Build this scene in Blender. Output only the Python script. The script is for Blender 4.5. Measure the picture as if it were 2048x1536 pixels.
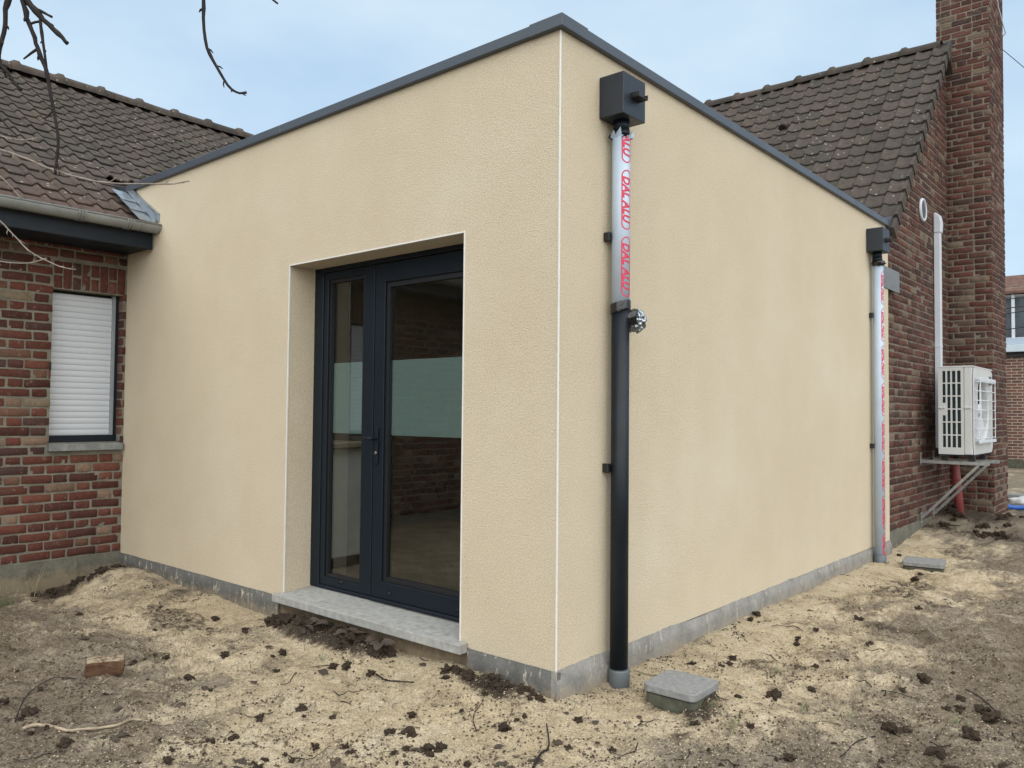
import bpy, bmesh, math, random
import numpy as np
from mathutils import Vector, Matrix, Euler

for o in list(bpy.data.objects): bpy.data.objects.remove(o, do_unlink=True)
scene = bpy.context.scene
COL = scene.collection
R_ = math.radians

# ------------------------------------------------------------------ camera
YAW, PITCH, ROLL = 2.2800, 0.0341, 0.0092
CAM = Vector((2.2858, -2.9965, 1.210)); FPX = 1601.8
fw = Vector((math.cos(PITCH)*math.cos(YAW), math.cos(PITCH)*math.sin(YAW), math.sin(PITCH)))
r0 = fw.cross(Vector((0, 0, 1))).normalized(); u0 = r0.cross(fw)
rt = math.cos(ROLL)*r0 + math.sin(ROLL)*u0
up = -math.sin(ROLL)*r0 + math.cos(ROLL)*u0
cd = bpy.data.cameras.new('camera'); cam = bpy.data.objects.new('camera', cd); COL.objects.link(cam)
cd.sensor_width = 36; cd.sensor_fit = 'HORIZONTAL'; cd.lens = 36*FPX/2048
cd.clip_start = 0.02; cd.clip_end = 2000
M = Matrix((rt, up, -fw)).transposed().to_4x4(); M.translation = CAM
cam.matrix_world = M
scene.camera = cam

def ray(u, v): return fw + rt*((u-1024)/FPX) + up*((768-v)/FPX)
def at_depth(u, v, d): return CAM + ray(u, v)*d
def at_z(u, v, z):
    d = ray(u, v); return CAM + d*((z-CAM.z)/d.z)
def project(P):
    d = Vector(P)-CAM; z = d.dot(fw)
    if z < 0.05: return (-9999, -9999)
    return (1024+FPX*d.dot(rt)/z, 768-FPX*d.dot(up)/z)

# ------------------------------------------------------------------ world, sun, exposure
SUN_AZ, SUN_EL = R_(-43), R_(46)          # direction towards the sun, azimuth from +X
w = bpy.data.worlds.new('World'); scene.world = w; w.use_nodes = True
nt = w.node_tree; N = nt.nodes; N.clear()
out = N.new('ShaderNodeOutputWorld'); bg = N.new('ShaderNodeBackground')
sky = N.new('ShaderNodeTexSky'); sky.sky_type = 'NISHITA'; sky.sun_disc = False
sky.sun_elevation = SUN_EL; sky.sun_rotation = math.pi/2 - SUN_AZ
sky.air_density = 1.0; sky.dust_density = 0.6; sky.ozone_density = 1.2
tc = N.new('ShaderNodeTexCoord'); mp = N.new('ShaderNodeMapping'); mp.inputs['Scale'].default_value = (1, 1, 2.2)
nz = N.new('ShaderNodeTexNoise'); nz.inputs['Scale'].default_value = 2.6; nz.inputs['Detail'].default_value = 5; nz.inputs['Roughness'].default_value = .5
rp = N.new('ShaderNodeValToRGB'); rp.color_ramp.elements[0].position = .32; rp.color_ramp.elements[1].position = .70
rp.color_ramp.elements[0].color = (2.62, 3.66, 4.80, 1); rp.color_ramp.elements[1].color = (4.05, 4.92, 5.50, 1)
mx = N.new('ShaderNodeMixRGB'); mx.inputs[0].default_value = .86      # a closed thin cloud sheet in front of the blue
nt.links.new(tc.outputs['Generated'], mp.inputs[0]); nt.links.new(mp.outputs[0], nz.inputs[0])
nt.links.new(nz.outputs[0], rp.inputs[0]); nt.links.new(sky.outputs[0], mx.inputs[1]); nt.links.new(rp.outputs[0], mx.inputs[2])
nt.links.new(mx.outputs[0], bg.inputs[0]); bg.inputs[1].default_value = .0612
nt.links.new(bg.outputs[0], out.inputs[0])

sd = bpy.data.lights.new('sun', 'SUN'); sd.energy = 1.5; sd.angle = R_(125); sd.color = (1, .93, .82)
sun = bpy.data.objects.new('sun', sd); COL.objects.link(sun)
sdir = Vector((math.cos(SUN_EL)*math.cos(SUN_AZ), math.cos(SUN_EL)*math.sin(SUN_AZ), math.sin(SUN_EL)))
sun.rotation_euler = sdir.to_track_quat('Z', 'Y').to_euler(); sun.location = (3, -3, 12)

scene.view_settings.view_transform = 'Standard'; scene.view_settings.look = 'None'
scene.view_settings.gamma = 1; scene.view_settings.use_curve_mapping = False
scene.view_settings.exposure = 1.6
scene.render.engine = 'CYCLES'
scene.render.resolution_x = 1024; scene.render.resolution_y = 768

# ------------------------------------------------------------------ helpers
rng = random.Random(11)
def link(o, parent=None):
    COL.objects.link(o)
    if parent is not None: o.parent = parent
    return o
def tag(o, label=None, cat=None, group=None, kind=None):
    if label: o['label'] = label
    if cat: o['category'] = cat
    if group: o['group'] = group
    if kind: o['kind'] = kind
    return o
def empty(name, loc=(0, 0, 0), parent=None):
    o = bpy.data.objects.new(name, None); o.empty_display_size = .1; o.location = loc
    return link(o, parent)

class MB:
    """collects primitives for one mesh"""
    def __init__(s): s.v = []; s.f = []; s.sm = []
    def add(s, vs, fs, smooth=False):
        b = len(s.v); s.v += [tuple(v) for v in vs]
        s.f += [tuple(i+b for i in f) for f in fs]; s.sm += [smooth]*len(fs); return s
    def box(s, a, b):
        (x0, y0, z0), (x1, y1, z1) = a, b
        x0, x1 = min(x0, x1), max(x0, x1); y0, y1 = min(y0, y1), max(y0, y1); z0, z1 = min(z0, z1), max(z0, z1)
        return s.add([(x0,y0,z0),(x1,y0,z0),(x1,y1,z0),(x0,y1,z0),(x0,y0,z1),(x1,y0,z1),(x1,y1,z1),(x0,y1,z1)],
                     [(0,3,2,1),(4,5,6,7),(0,1,5,4),(1,2,6,5),(2,3,7,6),(3,0,4,7)])
    def prism(s, poly, d):
        n = len(poly); d = Vector(d); poly = [Vector(p) for p in poly]
        vs = poly + [p+d for p in poly]
        fs = [tuple(range(n-1, -1, -1)), tuple(range(n, 2*n))]
        fs += [(i, (i+1) % n, n+(i+1) % n, n+i) for i in range(n)]
        return s.add(vs, fs)
    def tube(s, pts, rad, seg=12, caps=True, smooth=True):
        pts = [Vector(p) for p in pts]; n = len(pts)
        if not hasattr(rad, '__len__'): rad = [rad]*n
        vs = []; prev = None
        for i, p in enumerate(pts):
            t = (pts[min(i+1, n-1)]-pts[max(i-1, 0)])
            if t.length < 1e-9: t = Vector((0, 0, 1))
            t.normalize()
            if prev is None:
                a = Vector((0, 0, 1)) if abs(t.z) < .9 else Vector((1, 0, 0))
                e = t.cross(a).normalized()
            else: e = (prev - t*prev.dot(t)).normalized()
            prev = e; g = t.cross(e)
            for k in range(seg):
                an = 2*math.pi*k/seg; vs.append(p + (e*math.cos(an)+g*math.sin(an))*rad[i])
        fs = []
        for i in range(n-1):
            for k in range(seg):
                k2 = (k+1) % seg; fs.append((i*seg+k, i*seg+k2, (i+1)*seg+k2, (i+1)*seg+k))
        s.add(vs, fs, smooth)
        if caps:
            b = len(s.v)-len(vs)
            s.f += [tuple(b+k for k in range(seg-1, -1, -1)), tuple(b+(n-1)*seg+k for k in range(seg))]; s.sm += [False, False]
        return s
    def mesh(s, name):
        me = bpy.data.meshes.new(name); me.from_pydata(s.v, [], s.f)
        me.polygons.foreach_set('use_smooth', s.sm); me.update(); return me
    def build(s, name, mat, parent=None, bevel=0, seg=2, kind=None):
        me = s.mesh(name); me.materials.append(mat)
        if bevel:
            bm = bmesh.new(); bm.from_mesh(me)
            ed = [e for e in bm.edges if len(e.link_faces) == 2 and e.calc_face_angle(0) > .6]
            bmesh.ops.bevel(bm, geom=ed, offset=bevel, segments=seg, profile=.5, affect='EDGES', clamp_overlap=True)
            bm.to_mesh(me); bm.free()
        o = bpy.data.objects.new(name, me); link(o, parent)
        if kind: o['kind'] = kind
        return o
def box(name, a, b, mat, parent=None, bevel=0, seg=2): return MB().box(a, b).build(name, mat, parent, bevel, seg)

def plate(fn, us, vs, holes, depth):
    """plate with openings on a grid; fn(u,v,d)->point, d=0 front, depth back; holes(u,v)->bool at cell centres"""
    m = MB(); nu, nv = len(us)-1, len(vs)-1
    solid = [[not holes((us[i]+us[i+1])/2, (vs[j]+vs[j+1])/2) for j in range(nv)] for i in range(nu)]
    S = lambda i, j: 0 <= i < nu and 0 <= j < nv and solid[i][j]
    idx = {}
    def V(i, j, b):
        k = (i, j, b)
        if k not in idx: idx[k] = len(m.v); m.v.append(tuple(fn(us[i], vs[j], depth if b else 0)))
        return idx[k]
    for i in range(nu):
        for j in range(nv):
            if not solid[i][j]: continue
            q = [(V(i,j,0),V(i+1,j,0),V(i+1,j+1,0),V(i,j+1,0)), (V(i,j+1,1),V(i+1,j+1,1),V(i+1,j,1),V(i,j,1))]
            if not S(i-1,j): q.append((V(i,j+1,0),V(i,j+1,1),V(i,j,1),V(i,j,0)))
            if not S(i+1,j): q.append((V(i+1,j,0),V(i+1,j,1),V(i+1,j+1,1),V(i+1,j+1,0)))
            if not S(i,j-1): q.append((V(i,j,0),V(i,j,1),V(i+1,j,1),V(i+1,j,0)))
            if not S(i,j+1): q.append((V(i+1,j+1,0),V(i+1,j+1,1),V(i,j+1,1),V(i,j+1,0)))
            m.f += q; m.sm += [False]*len(q)
    return m

# numpy value noise
_tab = np.random.RandomState(5).rand(256, 256)
def vnoise(x, y):
    xi = np.floor(x).astype(int); yi = np.floor(y).astype(int); fx = x-xi; fy = y-yi
    fx = fx*fx*(3-2*fx); fy = fy*fy*(3-2*fy)
    g = lambda a, b: _tab[a & 255, b & 255]
    return (g(xi,yi)*(1-fx)+g(xi+1,yi)*fx)*(1-fy)+(g(xi,yi+1)*(1-fx)+g(xi+1,yi+1)*fx)*fy
def fbm(x, y, o=4, g=.5):
    t = 0; a = 1; n = 0
    for i in range(o):
        t = t+a*vnoise(x*2**i+17.3*i, y*2**i+41.7*i); n += a; a *= g
    return t/n
def sstep(a, b, x):
    t = np.clip((x-a)/(b-a), 0, 1); return t*t*(3-2*t)

# ------------------------------------------------------------------ materials
class Mat:
    def __init__(s, name):
        s.m = bpy.data.materials.new(name); s.m.use_nodes = True; s.t = s.m.node_tree; s.n = s.t.nodes
        s.b = s.n['Principled BSDF']; s.co = s.n.new('ShaderNodeTexCoord')
    def L(s, a, b): s.t.links.new(a, b)
    def noise(s, scale, detail=3, rough=.55, coord='Object', stretch=None, dist=0):
        n = s.n.new('ShaderNodeTexNoise'); n.inputs['Scale'].default_value = scale
        n.inputs['Detail'].default_value = detail; n.inputs['Roughness'].default_value = rough; n.inputs['Distortion'].default_value = dist
        src = s.co.outputs[coord]
        if coord == 'World':
            pass
        if stretch:
            mp = s.n.new('ShaderNodeMapping'); mp.inputs['Scale'].default_value = stretch; s.L(src, mp.inputs[0]); src = mp.outputs[0]
        s.L(src, n.inputs[0]); return n.outputs[0]
    def wpos(s, scale, detail=3, rough=.55, stretch=None):
        g = s.n.new('ShaderNodeNewGeometry'); n = s.n.new('ShaderNodeTexNoise'); n.inputs['Scale'].default_value = scale
        n.inputs['Detail'].default_value = detail; n.inputs['Roughness'].default_value = rough
        src = g.outputs['Position']
        if stretch:
            mp = s.n.new('ShaderNodeMapping'); mp.inputs['Scale'].default_value = stretch; s.L(src, mp.inputs[0]); src = mp.outputs[0]
        s.L(src, n.inputs[0]); return n.outputs[0]
    def ramp(s, f, stops, const=False):
        r = s.n.new('ShaderNodeValToRGB'); e = r.color_ramp.elements
        if const: r.color_ramp.interpolation = 'CONSTANT'
        while len(e) < len(stops): e.new(.5)
        for k, (p, c) in enumerate(stops):
            e[k].position = p; e[k].color = (c, c, c, 1) if not hasattr(c, '__len__') else (*c, 1)
        s.L(f, r.inputs[0]); return r.outputs[0]
    def mix(s, f, a, b, mode='MIX'):
        n = s.n.new('ShaderNodeMixRGB'); n.blend_type = mode
        for i, x in ((0, f), (1, a), (2, b)):
            if isinstance(x, (int, float)): n.inputs[i].default_value = x if i == 0 else (x, x, x, 1)
            elif isinstance(x, tuple): n.inputs[i].default_value = (*x, 1)
            else: s.L(x, n.inputs[i])
        return n.outputs[0]
    def math(s, op, a, b=0.0):
        n = s.n.new('ShaderNodeMath'); n.operation = op
        for i, x in ((0, a), (1, b)):
            if isinstance(x, (int, float)): n.inputs[i].default_value = x
            else: s.L(x, n.inputs[i])
        return n.outputs[0]
    def attr(s, name):
        n = s.n.new('ShaderNodeAttribute'); n.attribute_name = name; return n.outputs['Fac']
    def orand(s): return s.n.new('ShaderNodeObjectInfo').outputs['Random']
    def bump(s, h, strength=.5, dist=.005, prev=None):
        n = s.n.new('ShaderNodeBump'); n.inputs['Strength'].default_value = strength; n.inputs['Distance'].default_value = dist
        s.L(h, n.inputs['Height'])
        if prev is not None: s.L(prev, n.inputs['Normal'])
        return n.outputs[0]
    def fin(s, col, rough=.8, normal=None, metal=0, spec=.5):
        if isinstance(col, tuple): s.b.inputs['Base Color'].default_value = (*col, 1)
        else: s.L(col, s.b.inputs['Base Color'])
        if isinstance(rough, (int, float)): s.b.inputs['Roughness'].default_value = rough
        else: s.L(rough, s.b.inputs['Roughness'])
        s.b.inputs['Metallic'].default_value = metal; s.b.inputs['Specular IOR Level'].default_value = spec
        if normal is not None: s.L(normal, s.b.inputs['Normal'])
        return s.m

def simple(name, c, rough=.6, var=.12, scale=14, metal=0, spec=.5, bump=0, bscale=90):
    a = Mat(name); n = a.noise(scale, 4)
    lo = tuple(x*(1-var) for x in c); hi = tuple(min(1, x*(1+var)) for x in c)
    nb = a.bump(a.noise(bscale, 3), .4, bump) if bump else None
    rr = a.math('ADD', a.math('MULTIPLY', a.noise(scale*2.3, 3), .2), rough-.1)
    return a.fin(a.ramp(n, [(.3, lo), (.7, hi)]), rr, nb, metal, spec)

def m_render(name):
    a = Mat(name)
    big = a.wpos(.9, 4, .6); mid = a.wpos(5, 4); fine = a.wpos(135, 4, .75); pit = a.wpos(210, 2, .5)
    c = a.ramp(big, [(.30, (.572, .486, .357)), (.55, (.610, .526, .394)), (.75, (.648, .570, .447))])
    c = a.mix(.18, c, a.ramp(mid, [(.3, (.543, .455, .324)), (.7, (.632, .549, .416))]))
    streak = a.wpos(2.2, 5, .65, stretch=(2.2, 2.2, .22))
    c = a.mix(a.math('MULTIPLY', a.ramp(streak, [(.52, 0), (.74, 1)]), .16), c, (.65, .565, .455))
    c = a.mix(.75, c, a.mix(1, c, a.ramp(fine, [(.28, .52), (.5, 1.03), (.72, 1.30)]), 'MULTIPLY'))
    n = a.bump(fine, .75, .008); n = a.bump(pit, .35, .004, n)
    return a.fin(c, .95, n, 0, .15)

def m_brick(name, stops, use_attr, joined=False):
    a = Mat(name); r = a.attr('rnd') if use_attr else a.orand()
    c = a.ramp(r, stops, True)
    # a second slow shift so that no two bricks of one class are the same
    r2 = a.math('FRACT', a.math('MULTIPLY', r, 37.7)); c = a.mix(1, c, a.ramp(r2, [(0, .80), (1, 1.18)]), 'MULTIPLY')
    bl = a.wpos(34, 5, .7); c = a.mix(.55, c, a.mix(1, c, a.ramp(bl, [(.25, .50), (.5, .95), (.78, 1.5)]), 'MULTIPLY'))
    pale = a.wpos(19, 5, .75); c = a.mix(a.math('MULTIPLY', a.ramp(pale, [(.58, 0), (.72, 1)]), .45), c, (.33, .24, .17))
    soot = a.wpos(2.4, 4, .6); c = a.mix(a.math('MULTIPLY', a.ramp(soot, [(.50, 0), (.75, 1)]), .5), c, (.075, .05, .045))
    sp = a.wpos(120, 2, .5); c = a.mix(a.math('MULTIPLY', a.ramp(sp, [(.70, 0), (.78, 1)]), .5), c, (.42, .36, .28))
    n = a.bump(a.wpos(60, 4, .7), .7, .006); return a.fin(c, .92, n, 0, .2)
LEFT_STOPS = [(0, (.090, .034, .025)), (.22, (.112, .041, .030)), (.42, (.076, .031, .025)), (.58, (.128, .050, .035)),
              (.72, (.064, .034, .030)), (.82, (.150, .080, .054)), (.90, (.190, .128, .092)), (.96, (.185, .146, .100))]
RIGHT_STOPS = [(0, (.082, .036, .029)), (.25, (.098, .042, .033)), (.48, (.068, .032, .027)), (.62, (.112, .052, .040)),
               (.76, (.056, .033, .029)), (.86, (.128, .084, .062)), (.94, (.155, .116, .085))]
def m_mortar(name, c):
    a = Mat(name); n = a.wpos(9, 4); f = a.wpos(110, 4, .7)
    col = a.ramp(n, [(.3, tuple(x*.72 for x in c)), (.7, tuple(x*1.15 for x in c))])
    col = a.mix(.6, col, a.mix(1, col, a.ramp(f, [(.3, .6), (.7, 1.25)]), 'MULTIPLY'))
    return a.fin(col, .95, a.bump(f, .8, .008), 0, .1)

def m_tile(name, use_attr, red):
    a = Mat(name); r = a.attr('rnd') if use_attr else a.orand()
    c = a.ramp(r, [(0, (.049, .041, .035)), (.35, (.066, .054, .046)), (.7, (.077, .060, .050)), (1, (.057, .050, .044))])
    if red:   # cleaner, redder clay along the eave
        g = a.n.new('ShaderNodeNewGeometry'); sx = a.n.new('ShaderNodeSeparateXYZ'); a.L(g.outputs['Position'], sx.inputs[0])
        f = a.math('ADD', a.ramp(a.math('MULTIPLY', sx.outputs[2], .2), [(.53, .8), (.66, 0)]), a.math('MULTIPLY', a.math('SUBTRACT', a.wpos(3, 3), .5), .8))
        c = a.mix(f, c, (.092, .057, .046))
    bl = a.wpos(16, 5, .7); c = a.mix(.7, c, a.mix(1, c, a.ramp(bl, [(.25, .55), (.5, 1), (.75, 1.45)]), 'MULTIPLY'))
    moss = a.wpos(3.0, 5, .65); c = a.mix(a.math('MULTIPLY', a.ramp(moss, [(.52, 0), (.72, 1)]), .55), c, (.052, .056, .034))
    v = a.n.new('ShaderNodeTexVoronoi'); v.inputs['Scale'].default_value = 13; g2 = a.n.new('ShaderNodeNewGeometry'); a.L(g2.outputs['Position'], v.inputs[0])
    lich = a.math('MULTIPLY', a.ramp(v.outputs['Distance'], [(.10, 1), (.17, 0)]), a.ramp(a.wpos(2.1, 3), [(.46, 0), (.58, 1)]))
    c = a.mix(a.math('MULTIPLY', lich, .75), c, (.38, .37, .30))
    v2 = a.n.new('ShaderNodeTexVoronoi'); v2.inputs['Scale'].default_value = 21; a.L(g2.outputs['Position'], v2.inputs[0])
    pit = a.ramp(v2.outputs['Distance'], [(.13, 0), (.2, 1)])
    pit = a.math('MAXIMUM', pit, a.ramp(a.wpos(1.6, 3), [(.46, 1), (.6, 0)]))
    c = a.mix(1, c, a.ramp(pit, [(0, .3), (1, 1)]), 'MULTIPLY')
    n = a.bump(pit, .7, .006); n = a.bump(a.wpos(70, 4, .7), .5, .005, n)
    return a.fin(c, .88, n, 0, .25)

def m_ground():
    a = Mat('sandy_soil'); s = a.attr('sand'); d = a.attr('dark')
    n1 = a.wpos(4.2, 7, .66); n2 = a.wpos(26, 5, .72); n3 = a.wpos(95, 4, .7); n4 = a.wpos(240, 2, .6)
    f = a.math('ADD', a.math('ADD', s, a.math('MULTIPLY', a.math('SUBTRACT', n1, .5), 2.8)), a.math('MULTIPLY', a.math('SUBTRACT', n2, .5), .8))
    soil = a.ramp(n2, [(.25, (.165, .134, .099)), (.5, (.255, .212, .160)), (.75, (.350, .298, .228))])
    sand = a.ramp(n1, [(.28, (.42, .332, .212)), (.5, (.525, .428, .290)), (.72, (.61, .520, .385))])
    c = a.mix(a.ramp(f, [(.22, 0), (.74, 1)]), soil, sand)
    mud = a.wpos(2.6, 8, .70); md = a.math('ADD', mud, a.math('MULTIPLY', a.math('SUBTRACT', .5, s), .16))
    c = a.mix(a.math('MULTIPLY', a.ramp(md, [(.535, 0), (.60, 1)]), .7), c, a.ramp(n2, [(.3, (.115, .088, .062)), (.7, (.240, .192, .140))]))
    dmp = a.wpos(9, 6, .74); c = a.mix(a.math('MULTIPLY', a.ramp(dmp, [(.585, 0), (.64, 1)]), .62), c, (.115, .086, .060))
    chalk = a.wpos(3.1, 6, .7); c = a.mix(a.math('MULTIPLY', a.ramp(chalk, [(.60, 0), (.70, 1)]), .5), c, (.50, .44, .35))
    c = a.mix(1, c, a.ramp(n3, [(.26, .40), (.5, .98), (.74, 1.34)]), 'MULTIPLY')
    sp = a.wpos(44, 4, .8); c = a.mix(a.math('MULTIPLY', a.ramp(sp, [(.645, 0), (.70, 1)]), .55), c, (.060, .046, .034))
    sp2 = a.wpos(70, 2, .5); c = a.mix(a.math('MULTIPLY', a.ramp(sp2, [(.68, 0), (.74, 1)]), .55), c, (.62, .56, .45))
    c = a.mix(a.ramp(a.math('ADD', d, a.math('MULTIPLY', a.math('SUBTRACT', n2, .5), .9)), [(.4, 0), (.65, 1)]), c, a.ramp(n3, [(.3, (.030, .023, .018)), (.7, (.105, .082, .060))]))
    n = a.bump(n2, .9, .022); n = a.bump(n3, .9, .011, n); n = a.bump(n4, .6, .005, n)
    return a.fin(c, .97, n, 0, .1)

def m_plinth(name, base, splat):
    a = Mat(name); n = a.wpos(7, 5, .65); f = a.wpos(80, 4, .7)
    c = a.ramp(n, [(.3, tuple(x*.75 for x in base)), (.7, tuple(x*1.25 for x in base))])
    st = a.wpos(26, 5, .75, stretch=(1, 1, .35)); c = a.mix(a.math('MULTIPLY', a.ramp(st, [(.565, 0), (.64, 1)]), splat), c, (.52, .47, .37))
    c = a.mix(.6, c, a.mix(1, c, a.ramp(f, [(.3, .7), (.7, 1.2)]), 'MULTIPLY'))
    # earth splashed up from the ground
    g = a.n.new('ShaderNodeNewGeometry'); sx = a.n.new('ShaderNodeSeparateXYZ'); a.L(g.outputs['Position'], sx.inputs[0])
    sp = a.math('ADD', a.math('MULTIPLY', sx.outputs[2], -4.0), a.math('MULTIPLY', a.wpos(14, 4, .7), .9))
    c = a.mix(a.math('MULTIPLY', a.ramp(sp, [(.72, 0), (1.0, 1)]), .5), c, (.30, .235, .15))
    return a.fin(c, .9, a.bump(f, .6, .006), 0, .2)

MT = {}
MT['render'] = m_render('beige_render')
MT['bead'] = simple('white_pvc_bead', (.70, .69, .66), .45, .05)
MT['coping'] = simple('grey_aluminium_coping', (.062, .074, .092), .42, .06, 3, 0, .5)
MT['anthracite'] = simple('anthracite_lacquer', (.0048, .0100, .0165), .5, .10, 6, 0, .28)
MT['anthracite_dark'] = simple('anthracite_shadow_gasket', (.008, .009, .011), .5, .1)
MT['box_lacquer'] = simple('leader_box_lacquer', (.021, .027, .037), .42, .12, 9, 0, .4)
MT['pipe_dark'] = simple('anthracite_pipe', (.0050, .0095, .0150), .45, .2, 9, 0, .35)
MT['pvc_grey'] = simple('grey_pvc', (.105, .118, .128), .5, .1)
MT['film'] = simple('pale_blue_film', (.41, .49, .59), .36, .05, 9)
MT['film_print'] = simple('red_print', (.56, .020, .065), .45, .08, 30)
MT['tape'] = simple('black_film', (.006, .006, .007), .22, .1, 20, 0, .6, .004, 70)
MT['foil'] = simple('crumpled_foil', (.33, .37, .41), .34, .7, 60, 1.0, .5, .006, 60)
MT['black_plastic'] = simple('black_plastic', (.010, .010, .011), .45, .1)
MT['concrete'] = simple('grey_concrete', (.225, .226, .222), .85, .20, 38, 0, .2, .004, 120)
MT['concrete_dark'] = simple('mossy_concrete', (.085, .085, .062), .9, .35, 18, 0, .2, .005, 90)
MT['stone'] = simple('blue_stone_sill', (.345, .341, .324), .7, .20, 26, 0, .3, .002, 120)
MT['stone_old'] = simple('old_stone_sill', (.20, .205, .20), .85, .3, 14, 0, .3, .003, 100)
MT['plinth_left'] = m_plinth('cement_plinth', (.126, .123, .116), .8)
MT['plinth_right'] = m_plinth('cement_plinth_smeared', (.245, .234, .216), .5)
MT['plinth_old'] = m_plinth('old_concrete_plinth', (.115, .110, .088), .12)
MT['under_sill'] = m_plinth('raw_block_under_sill', (.155, .120, .082), .05)
MT['shutter'] = simple('white_shutter', (.50, .53, .575), .45, .04, 5)
MT['rail'] = simple('grey_rail', (.23, .25, .27), .5, .08)
MT['zinc'] = simple('weathered_zinc', (.235, .25, .245), .5, .14, 7, .25, .5)
MT['lead'] = simple('zinc_flashing', (.30, .34, .38), .34, .28, 16, .65, .5, .003, 30)
MT['lead_dark'] = simple('dark_lead', (.040, .046, .055), .5, .2, 20, .2, .5, .004, 40)
MT['plate'] = simple('grey_metal_plate', (.20, .205, .21), .5, .14, 14, .3)
MT['white_plastic'] = simple('white_plastic', (.58, .61, .66), .42, .04, 5)
MT['ac_white'] = simple('ac_casing', (.54, .55, .545), .42, .04, 5)
MT['coil'] = simple('green_coil', (.014, .040, .042), .5, .3, 60)
MT['black'] = simple('dark_hollow', (.008, .008, .009), .8, .1)
MT['galv'] = simple('galvanised_steel', (.36, .37, .37), .42, .2, 30, .7)
MT['red_pipe'] = simple('red_brown_pipe', (.22, .048, .045), .55, .12, 8)
MT['brick_l'] = m_brick('brick_left', LEFT_STOPS, False); MT['brick_la'] = m_brick('brick_left_joined', LEFT_STOPS, True)
MT['brick_r'] = m_brick('brick_right', RIGHT_STOPS, False); MT['brick_ra'] = m_brick('brick_right_joined', RIGHT_STOPS, True)
MT['mortar_l'] = m_mortar('mortar_left', (.215, .203, .165)); MT['mortar_r'] = m_mortar('mortar_right', (.205, .178, .140))
MT['tile_l'] = m_tile('clay_tile_left', False, True); MT['tile_la'] = m_tile('clay_tile_left_joined', True, True)
MT['tile_r'] = m_tile('clay_tile_right', False, False); MT['tile_ra'] = m_tile('clay_tile_right_joined', True, False)
MT['ground'] = m_ground()
MT['bark'] = simple('bark', (.017, .0135, .012), .8, .35, 40, 0, .3, .004, 120)
MT['twig_pale'] = simple('pale_twig', (.20, .165, .14), .55, .4, 60, 0, .5)
MT['wood_pale'] = simple('barkless_stick', (.33, .265, .185), .7, .2, 30)
MT['clod'] = simple('dark_earth', (.046, .034, .025), .95, .5, 40, 0, .1, .006, 90)
MT['crumb'] = simple('sand_crumb', (.43, .365, .255), .95, .3, 30, 0, .1)
MT['crumb_dark'] = simple('soil_crumb', (.085, .064, .047), .95, .5, 30, 0, .1)
MT['leaf'] = simple('dead_leaf', (.060, .046, .035), .75, .5, 25, 0, .3)
MT['leaf_red'] = simple('red_dead_leaf', (.060, .040, .030), .75, .4, 25, 0, .3)
MT['fibre'] = simple('dead_root_fibre', (.135, .105, .072), .9, .4, 8)
MT['grass'] = simple('green_grass', (.075, .125, .035), .7, .3, 20)
MT['straw'] = simple('dry_grass', (.30, .25, .15), .8, .25, 20)
MT['wall_in'] = simple('interior_plaster', (.60, .56, .48), .9, .05)
MT['cabinet'] = simple('white_cabinet', (.70, .72, .70), .4, .04)
MT['floor_in'] = simple('interior_floor', (.20, .15, .10), .5, .3, 6)
MT['bitumen'] = simple('roof_felt', (.035, .035, .037), .9, .2)
MT['board'] = simple('roof_board', (.03, .025, .022), .9, .2)
MT['blue'] = simple('blue_pipe', (.015, .10, .42), .45, .1)
MT['white_bag'] = simple('white_bag', (.62, .63, .63), .7, .1)
MT['far_tile'] = simple('far_clay_tile', (.125, .070, .055), .9, .35, 7)
MT['far_paint'] = simple('pale_blue_paint', (.50, .58, .64), .6, .06)
MT['steel_wire'] = simple('black_wire', (.012, .012, .014), .6, .1)
MT['chrome'] = simple('chrome', (.6, .6, .6), .2, .05, 5, 1)

def m_far_brick():
    a = Mat('far_brickwork'); g = a.n.new('ShaderNodeTexCoord'); b = a.n.new('ShaderNodeTexBrick')
    b.inputs['Scale'].default_value = 1; b.inputs['Brick Width'].default_value = .23; b.inputs['Row Height'].default_value = .075; b.inputs['Mortar Size'].default_value = .010
    b.inputs['Color1'].default_value = (.17, .075, .055, 1); b.inputs['Color2'].default_value = (.09, .045, .038, 1); b.inputs['Mortar'].default_value = (.32, .28, .22, 1)
    sx = a.n.new('ShaderNodeSeparateXYZ'); cx = a.n.new('ShaderNodeCombineXYZ'); a.L(g.outputs['Object'], sx.inputs[0])
    a.L(a.math('ADD', sx.outputs[0], sx.outputs[1]), cx.inputs[0]); a.L(sx.outputs[2], cx.inputs[1]); a.L(cx.outputs[0], b.inputs[0])
    c = a.mix(.5, b.outputs[0], a.mix(1, b.outputs[0], a.ramp(a.wpos(1.2, 4), [(.3, .5), (.7, 1.2)]), 'MULTIPLY'))
    return a.fin(c, .9, a.bump(b.outputs['Fac'], .6, -.006))
MT['far_brick'] = m_far_brick()
MT['far_curtain'] = simple('pale_curtain', (.42, .45, .47), .9, .3, 3)

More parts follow.
